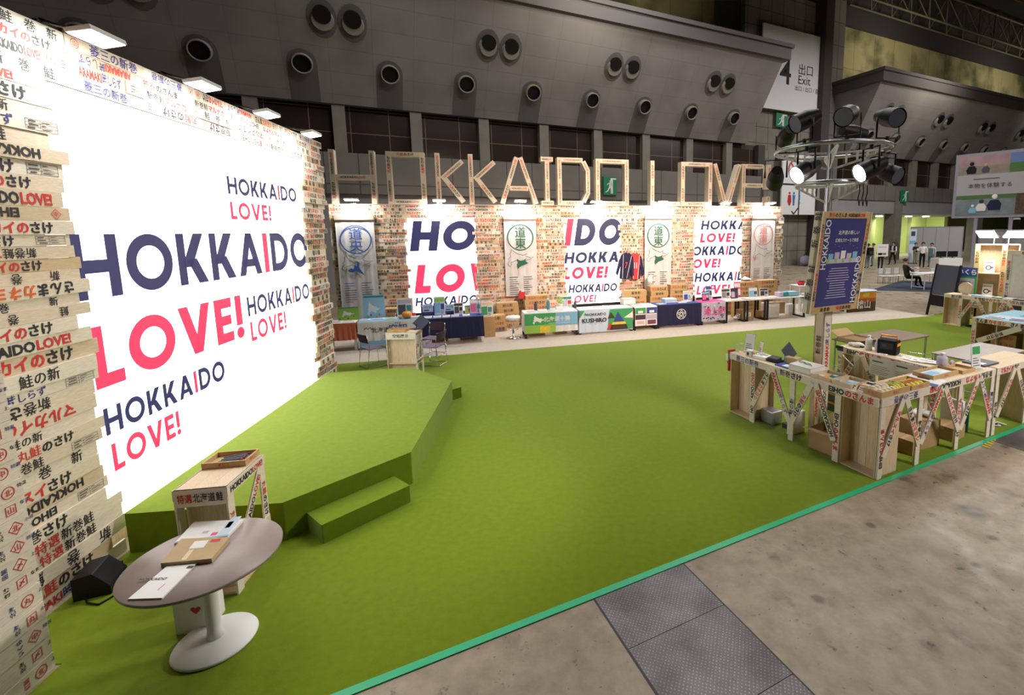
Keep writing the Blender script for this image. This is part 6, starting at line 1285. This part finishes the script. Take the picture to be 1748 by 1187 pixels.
B2(.12, 1.9, 1.86, 2.22, 'ph_sand'); B2(.12, 1.9, 2.22, 2.66, 'ph_pink'); B2(1.9, 5.1, 2.25, 2.66, 'ph_sky'); B2(1.9, 5.1, 1.75, 2.25, 'ph_grass'); B2(.12, 2.45, .98, 1.86, 'bill_white', 1); B2(2.45, 5.1, 1.0, 1.75, 'ph_flower'); B2(2.45, 5.1, 1.25, 1.45, 'ph_pink', 1); B2(.12, 2.2, .12, .98, 'ph_pond'); B2(.12, 2.2, .82, .98, 'ph_grass', 1); B2(2.2, 5.1, .12, .98, 'ph_soil')
g = m
g.text(('本物を体験する', K), front(1.28, -.03, z0+1.38), .22, off=.0); g.box(.7, 1.6, -.03, -.02, z0+1.66, z0+1.68, 'ink_g')
def figf(x, z, s, m1, m2): g.ball((x, -.02, z+.3*s), .07*s, m2, 8, (1, .1, 1)); g.prism([(-.12*s, 0), (.13*s, 0), (.15*s, .16*s), (.08*s, .27*s), (-.09*s, .26*s), (-.16*s, .12*s)], .012, m1, front(x, -.012, z-.05*s))
for a in ((.6, z0+1.98, 1.2, 'black', 'black'), (1.1, z0+1.98, .9, 'slate', 'skin'), (1.5, z0+.4, 1.6, 'navy_cloth', 'white'), (1.05, z0+.35, 1.2, 'white', 'dark'), (.75, z0+.25, .9, 'sky', 'paper'), (3.0, z0+2.1, .7, 'dark', 'dark'), (4.0, z0+2.1, .7, 'dark', 'yellow'), (3.6, z0+.75, .7, 'orange', 'dark'), (3.5, z0+1.3, .7, 'white', 'dark')): figf(*a)
m.build('photographs', t)
for x in (.9, 2.1, 4.3): m = MB(); m.box(x-.06, x+.06, .02, .14, 0, z0, 'bill_frame'); m.build('support_post', t)
# white partition booth
P0 = at(1640, 480); 
def partition(label, P, rz, w, h, group='white partition booths', draw=None):
    t = thing('partition_wall', label, 'partition', P, rz, group); n = max(1, round(w/1.0))
    for i in range(n):
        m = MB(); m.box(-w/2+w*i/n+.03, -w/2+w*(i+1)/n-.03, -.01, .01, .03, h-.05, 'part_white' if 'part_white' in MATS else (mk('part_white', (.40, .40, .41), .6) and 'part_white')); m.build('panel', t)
    m = MB()
    for i in range(n+1): m.box(-w/2+w*i/n-.03, -w/2+w*i/n+.03, -.03, .03, 0, h, 'bill_frame')
    m.box(-w/2, w/2, -.03, .03, h-.06, h, 'bill_frame'); m.build('frame', t); return t
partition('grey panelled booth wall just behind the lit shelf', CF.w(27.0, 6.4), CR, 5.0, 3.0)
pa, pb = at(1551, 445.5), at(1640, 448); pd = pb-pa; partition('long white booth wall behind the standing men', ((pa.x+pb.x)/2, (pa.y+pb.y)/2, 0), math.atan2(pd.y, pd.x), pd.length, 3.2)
TP = at(1614, 460); m = MB(); m.box(-.95, .95, -.4, .4, 0, .85, 'paper'); t = thing('clothed_table', 'white clothed table with black monitors by the far booth', 'table', (TP.x, TP.y, 0), .1); m.build('cloth', t)
for k in range(2):
    c = thing('monitor', ('left', 'right')[k]+' black monitor on the white clothed table', 'monitor', (TP.x-.42+.86*k, TP.y, .855), .1, 'black monitors'); m = MB(); m.box(-.4, .4, -.02, .02, .08, .5, 'black'); m.build('screen', c); m = MB(); m.box(-.15, .15, -.1, .1, 0, .02, 'black'); m.cyl((0, 0, .02), (0, 0, .12), .03, 'black', 8); m.build('stand', c)
t = thing('rollup_banner', 'tall pale roll up banner at the end of the far booth', 'banner', (at(1555, 450).x, at(1555, 450).y, 0), .15); m = MB(); m.box(-.34, .34, -.01, .01, .08, 3.0, 'paper_b'); m.build('cloth', t); m = MB(); m.box(-.36, .36, -.12, .12, 0, .08, 'greymetal'); m.build('base', t); m = MB(); m.box(-.2, .2, -.014, -.01, 2.4, 2.8, 'slate'); m.box(-.3, .3, -.014, -.01, 1.7, 2.0, 'sky'); m.build('print', t)
mk('carpet_dark', (.035, .045, .07), .95)
q = [at(x, y) for x, y in ((1484, 496), (1640, 500), (1640, 484), (1540, 479))]; m = MB(); m.prism([(p.x, p.y) for p in q], .006, 'carpet_dark'); tag(m.build('dark_carpet'), 'dark blue grey carpet under the far white chairs', 'carpet')
def wchair(label, P, rz):
    t = thing('white_chair', label, 'chair', P, rz, 'row of white chairs'); s = .92
    m = MB(); m.box(-.22*s, .22*s, -.22*s, .22*s, .43*s, .47*s, 'white'); m.build('seat', t, bevel=.01); m = MB(); m.box(-.22*s, .22*s, .2*s, .24*s, .58*s, .9*s, 'white'); m.build('backrest', t, bevel=.01)
    for a, b in ((-1, -1), (1, -1), (-1, 1), (1, 1)): m = MB(); m.cyl((a*.2*s, b*.2*s, 0), (a*.2*s, b*.2*s, .9*s if b > 0 else .43*s), .015, 'greymetal', 6); m.build('leg', t)
    return t
cc = None; nm = ('leftmost', 'second', 'third', 'fourth', 'fifth', 'rightmost')
for k, (x, y) in enumerate(((1507, 484), (1519, 484), (1533, 483), (1556, 482), (1568, 481), (1596, 484))):
    P = at(x, y); P.z = .0065; lab = nm[k]+' white chair in the far row behind the seated person' if 0 < k < 5 else nm[k]+' white chair of the far row'
    if cc is None: cc = wchair(lab, P, CR*.0+.3)
    else: dup(cc, P, .3+rnd.uniform(-.2, .2), lab)
P = at(1584, 493); ftable('white table in front of the far white chairs', (P.x, P.y, .0065), .3, 1.5, .8, .82, 'white', 'white')
# black loudspeakers on the booth top, luggage by the hall wall
for k in range(2):
    t = thing('loudspeaker', ('left', 'right')[k]+' small black loudspeaker on top of the grey panelled booth wall', 'speaker', CF.w(27.0, 7.6-1.4*k, 3.0), CR+.5, 'small black loudspeakers'); m = MB(); m.box(-.2, .2, -.14, .14, .1, .5, 'black', Matrix.Rotation(.3, 4, 'X')); m.build('cabinet', t); m = MB(); m.cyl((0, 0, 0), (0, 0, .12), .04, 'black', 8); m.build('mount', t)
P = at(1372, 452); t = thing('luggage_bag', 'pale bag lying by the hall wall beyond the wall end', 'bag', (P.x-.4, P.y-1.2, 0), .4); m = MB(); m.ball((0, 0, .45), .5, 'lilac', 12, (1.1, .7, .9)); m.build('body', t); m = MB(); m.tube([(-.2, 0, .85), (0, 0, 1.05), (.2, 0, .85)], .03, 'dark', 6); m.build('handle', t)
t = thing('vending_cart', 'dark trolley with equipment by the hall wall', 'trolley', (P.x+.6, P.y-2.4, 0), HF.rz); m = MB(); m.box(-.8, .8, -.5, .5, .2, 1.9, 'black'); m.build('body', t); m = MB(); m.box(-.4, .4, -.4, .4, 1.9, 3.0, 'hall_column'); m.build('load', t)
for s in (-1, 1): m = MB(); m.cyl((s*.6, -.3, .12), (s*.6, .3, .12), .12, 'dark', 12); m.build('wheel', t)
# ---- people
def person(label, P, face, h, shirt, trousers, pose='stand', hair='black', vest=None, seed=0, skirt=None, skin='skin'):
    """a skinned body; face = direction in degrees from +x towards which the person looks"""
    r = random.Random(seed); root = thing('person', label, 'person', P, math.radians(face)-PI/2, 'people in the hall'); k = h/1.72
    hz, ez = .92, 1.62
    st = .16 if pose == 'walk' else .0
    J = {}; E = []; Rr = {}
    def j(n, x, y, z, rx, ry=None): J[n] = (x*k, y*k, z*k); Rr[n] = (rx*k, (ry or rx)*k)
    if pose == 'sit':
        j('pel', 0, 0, .50, .15, .13); j('chest', 0, -.12, .92, .17, .12); j('neck', 0, -.14, 1.10, .06); j('head', 0, -.12, 1.24, .095, .11); j('top', 0, -.12, 1.33, .085)
        for s in (-1, 1): j(f'hip{s}', s*.09, .02, .48, .10); j(f'knee{s}', s*.11, .46, .50, .075); j(f'ank{s}', s*.11, .50+.08*s, .09, .045); j(f'toe{s}', s*.12, .66+.08*s, .04, .04)
        for s in (-1, 1): j(f'sh{s}', s*.19, -.12, 1.0, .065); j(f'el{s}', s*.25, .08, .78, .05); j(f'wr{s}', s*.16, .34, .86, .036); j(f'ha{s}', s*.13, .44, .90, .04, .02)
    else:
        j('pel', 0, 0, hz, .15, .11); j('chest', 0, .0, 1.26, .17, .11); j('neck', 0, 0, 1.45, .055); j('head', 0, .02, 1.57, .085, .10); j('top', 0, .01, 1.66, .075)
        for s in (-1, 1): j(f'hip{s}', s*.09, 0, .86, .095); j(f'knee{s}', s*.10, st*s*.8+.03, .48, .07); j(f'ank{s}', s*.10, st*s*1.4, .08+(.05 if st and s < 0 else 0), .043); j(f'toe{s}', s*.11, st*s*1.4+.13, .04, .04)
        for s in (-1, 1):
            bend = (pose == 'hold') or (pose == 'talk' and s > 0)
            j(f'sh{s}', s*.19, 0, 1.38, .062); j(f'el{s}', s*.24, .02 if bend else -.03-st*s*.4, 1.10, .048); j(f'wr{s}', s*(.16 if bend else .25), .24 if bend else .02-st*s*.8, 1.12 if bend else .86, .034); j(f'ha{s}', s*(.12 if bend else .25), .31 if bend else .04-st*s*.9, 1.14 if bend else .77, .04, .02)
    for a, b in (('pel', 'chest'), ('chest', 'neck'), ('neck', 'head'), ('head', 'top')): E.append((a, b))
    for s in (-1, 1): E += [('pel', f'hip{s}'), (f'hip{s}', f'knee{s}'), (f'knee{s}', f'ank{s}'), (f'ank{s}', f'toe{s}'), ('chest', f'sh{s}'), (f'sh{s}', f'el{s}'), (f'el{s}', f'wr{s}'), (f'wr{s}', f'ha{s}')]
    ns = list(J); me = bpy.data.meshes.new('body'); me.from_pydata([J[n] for n in ns], [(ns.index(a), ns.index(b)) for a, b in E], [])
    o = bpy.data.objects.new('body', me); COL.objects.link(o)
    md = o.modifiers.new('skin', 'SKIN'); md.use_smooth_shade = True; sv = me.skin_vertices[0].data
    for i, n in enumerate(ns): sv[i].radius = Rr[n]
    sv[0].use_root = True; ss = o.modifiers.new('sub', 'SUBSURF'); ss.levels = 2; ss.render_levels = 2
    bpy.context.view_layer.update(); bm = bpy.data.meshes.new_from_object(o.evaluated_get(bpy.context.evaluated_depsgraph_get()))
    bpy.data.objects.remove(o); o = bpy.data.objects.new('body', bm); COL.objects.link(o); o.parent = root
    bm.materials.clear()
    for n in (shirt, trousers, skin, 'black'): bm.materials.append(MATS[n])
    V = {n: Vector(J[n]) for n in ns}
    for p in bm.polygons:
        c = p.center; best = min(E, key=lambda e: _segd(c, V[e[0]], V[e[1]])); a, b = best; i = 0; t_ = _segt(c, V[a], V[b])
        if a in ('neck', 'head') or b == 'head': i = 2
        elif b == 'neck': i = 2 if t_ > .75 else 0
        elif a.startswith('wr') or (a.startswith('el') and t_ > .25): i = 2
        elif a.startswith('ank'): i = 3
        elif a.startswith('hip') or a.startswith('knee') or b.startswith('hip') or (b == 'chest' and t_ < .12): i = 1
        p.material_index = i; p.use_smooth = True
    hd = V['head']; tp = V['top']; m = MB(); c = hd*.55+tp*.45; hr = .108*k
    vs = []; fs = []; n1, n2 = 14, 8
    for i in range(n2+1):
        th = PI*.62*i/n2
        for q in range(n1):
            ph = 2*PI*q/n1; f_ = math.sin(ph); cut = min(th, PI*(.30+.32*(1-max(0, f_))))
            vs.append((c.x+hr*math.sin(cut)*math.cos(ph), c.y-.012*k+hr*1.12*math.sin(cut)*math.sin(ph), c.z+hr*1.05*math.cos(cut)))
    for i in range(n2):
        for q in range(n1): fs.append((i*n1+q, i*n1+(q+1) % n1, (i+1)*n1+(q+1) % n1, (i+1)*n1+q))
    m.add(vs, fs, hair, smooth=True); m.build('hair', root)
    m = MB(); y = hd.y+.098*k
    for s in (-1, 1): m.ball((hd.x+s*.032*k, y-.012*k, hd.z+.02*k), .011*k, 'black', 6); m.ball((hd.x+s*.085*k, hd.y, hd.z), .022*k, skin, 6, (.5, 1, 1.4))
    m.ball((hd.x, y, hd.z-.008*k), .016*k, skin, 6, (.8, 1, 1.3)); m.box(hd.x-.022*k, hd.x+.022*k, y-.02*k, y-.003*k, hd.z-.05*k, hd.z-.042*k, 'ink_r'); m.build('face', root)
    if vest:
        m = MB(); cz = V['chest']; m.lathe([(.205*k, -.30*k), (.20*k, -.1*k), (.195*k, .05*k), (.12*k, .14*k)], vest, 20, M=Matrix.Translation(cz) @ Matrix.Diagonal((1, .70, 1, 1))); m.build('vest', root)
    return root
def _segt(c, a, b): d = b-a; return max(0, min(1, (c-a).dot(d)/max(1e-9, d.length_squared)))
def _segd(c, a, b): return (a+(b-a)*_segt(c, a, b)-c).length
mk('jeans', (.18, .24, .27), .8); mk('khaki', (.25, .2, .14), .8); mk('olive_dark', (.03, .03, .022), .8); mk('teal_shirt', (.10, .20, .20), .8); mk('hair_brown', (.035, .02, .012), .6); mk('mint', (.5, .62, .55), .7)
def ppl(px, py): p = at(px, py); return (p.x, p.y, .0)
person('person in dark top seated on a white chair with arms forward', (at(1542, 489).x, at(1542, 489).y-.3, .0065), -10, 1.9, 'olive_dark', 'black', 'sit', 'hair_brown', seed=1)
p1 = person('person walking in white shirt with navy vest and black trousers', ppl(1523, 452), 210, 1.93, 'paper', 'black', 'walk', seed=2, vest=None)
m = MB(); 
for s in (-1, 1): m.box(s*.16-.06, s*.16+.06, -.13, .14, 1.22, 1.62, 'navy_cloth')
m.build('vest', p1)
p2 = person('person in navy top with a backpack seen from behind left of the notice stand', ppl(1480, 458), 100, 1.95, 'navy_cloth', 'jeans', 'stand', 'hair_brown', seed=3); m = MB(); m.box(-.22, .22, -.34, -.13, 1.02, 1.62, 'black'); m.box(-.14, .14, -.37, -.34, 1.1, 1.35, 'dark'); m.build('backpack', p2)
person('person in dark clothes standing behind the white notice stand', ppl(1502, 460), 250, 1.9, 'dark', 'black', 'stand', seed=4); person('person in lilac shirt standing beside the backpack wearer', ppl(1489, 455), 160, 1.9, 'lilac', 'jeans', 'stand', 'hair_brown', seed=5)
p3 = person('person in navy polo with white badge and khaki trousers', ppl(1561, 451), 280, 1.85, 'navy_cloth', 'khaki', 'hold', 'hair_brown', seed=6); m = MB(); m.box(-.07, .07, .20, .215, 1.2, 1.36, 'paper'); m.build('badge', p3)
person('person in white shirt and black trousers in the far group', ppl(1573, 457), 230, 2.0, 'paper', 'black', 'talk', seed=7); p4 = person('person in teal apron over a mint jacket at the right of the far group', ppl(1588, 456), 220, 1.92, 'mint', 'teal_shirt', 'talk', seed=8); m = MB(); m.box(-.16, .16, .17, .185, .85, 1.5, 'teal_shirt'); m.build('apron', p4)
P = at(1504, 466); t = thing('notice_stand', 'white notice on a thin stand before the standing people', 'notice', (P.x, P.y, 0), .2); m = MB(); m.box(-.45, .45, -.01, .01, 1.15, 2.0, 'paper'); m.build('sheet', t); m = MB(); m.box(-.35, .3, -.015, -.01, 1.78, 1.84, 'lilac'); m.box(-.35, -.02, -.015, -.01, 1.25, 1.4, 'black'); m.box(.02, .3, -.015, -.01, 1.25, 1.4, 'greymetal'); m.build('print', t); m = MB(); m.cyl((0, .03, 0), (0, .03, 1.9), .02, 'dark', 8); m.lathe([(0, 0), (.25, 0), (.22, .02), (0, .03)], 'dark', 14); m.build('stand', t)
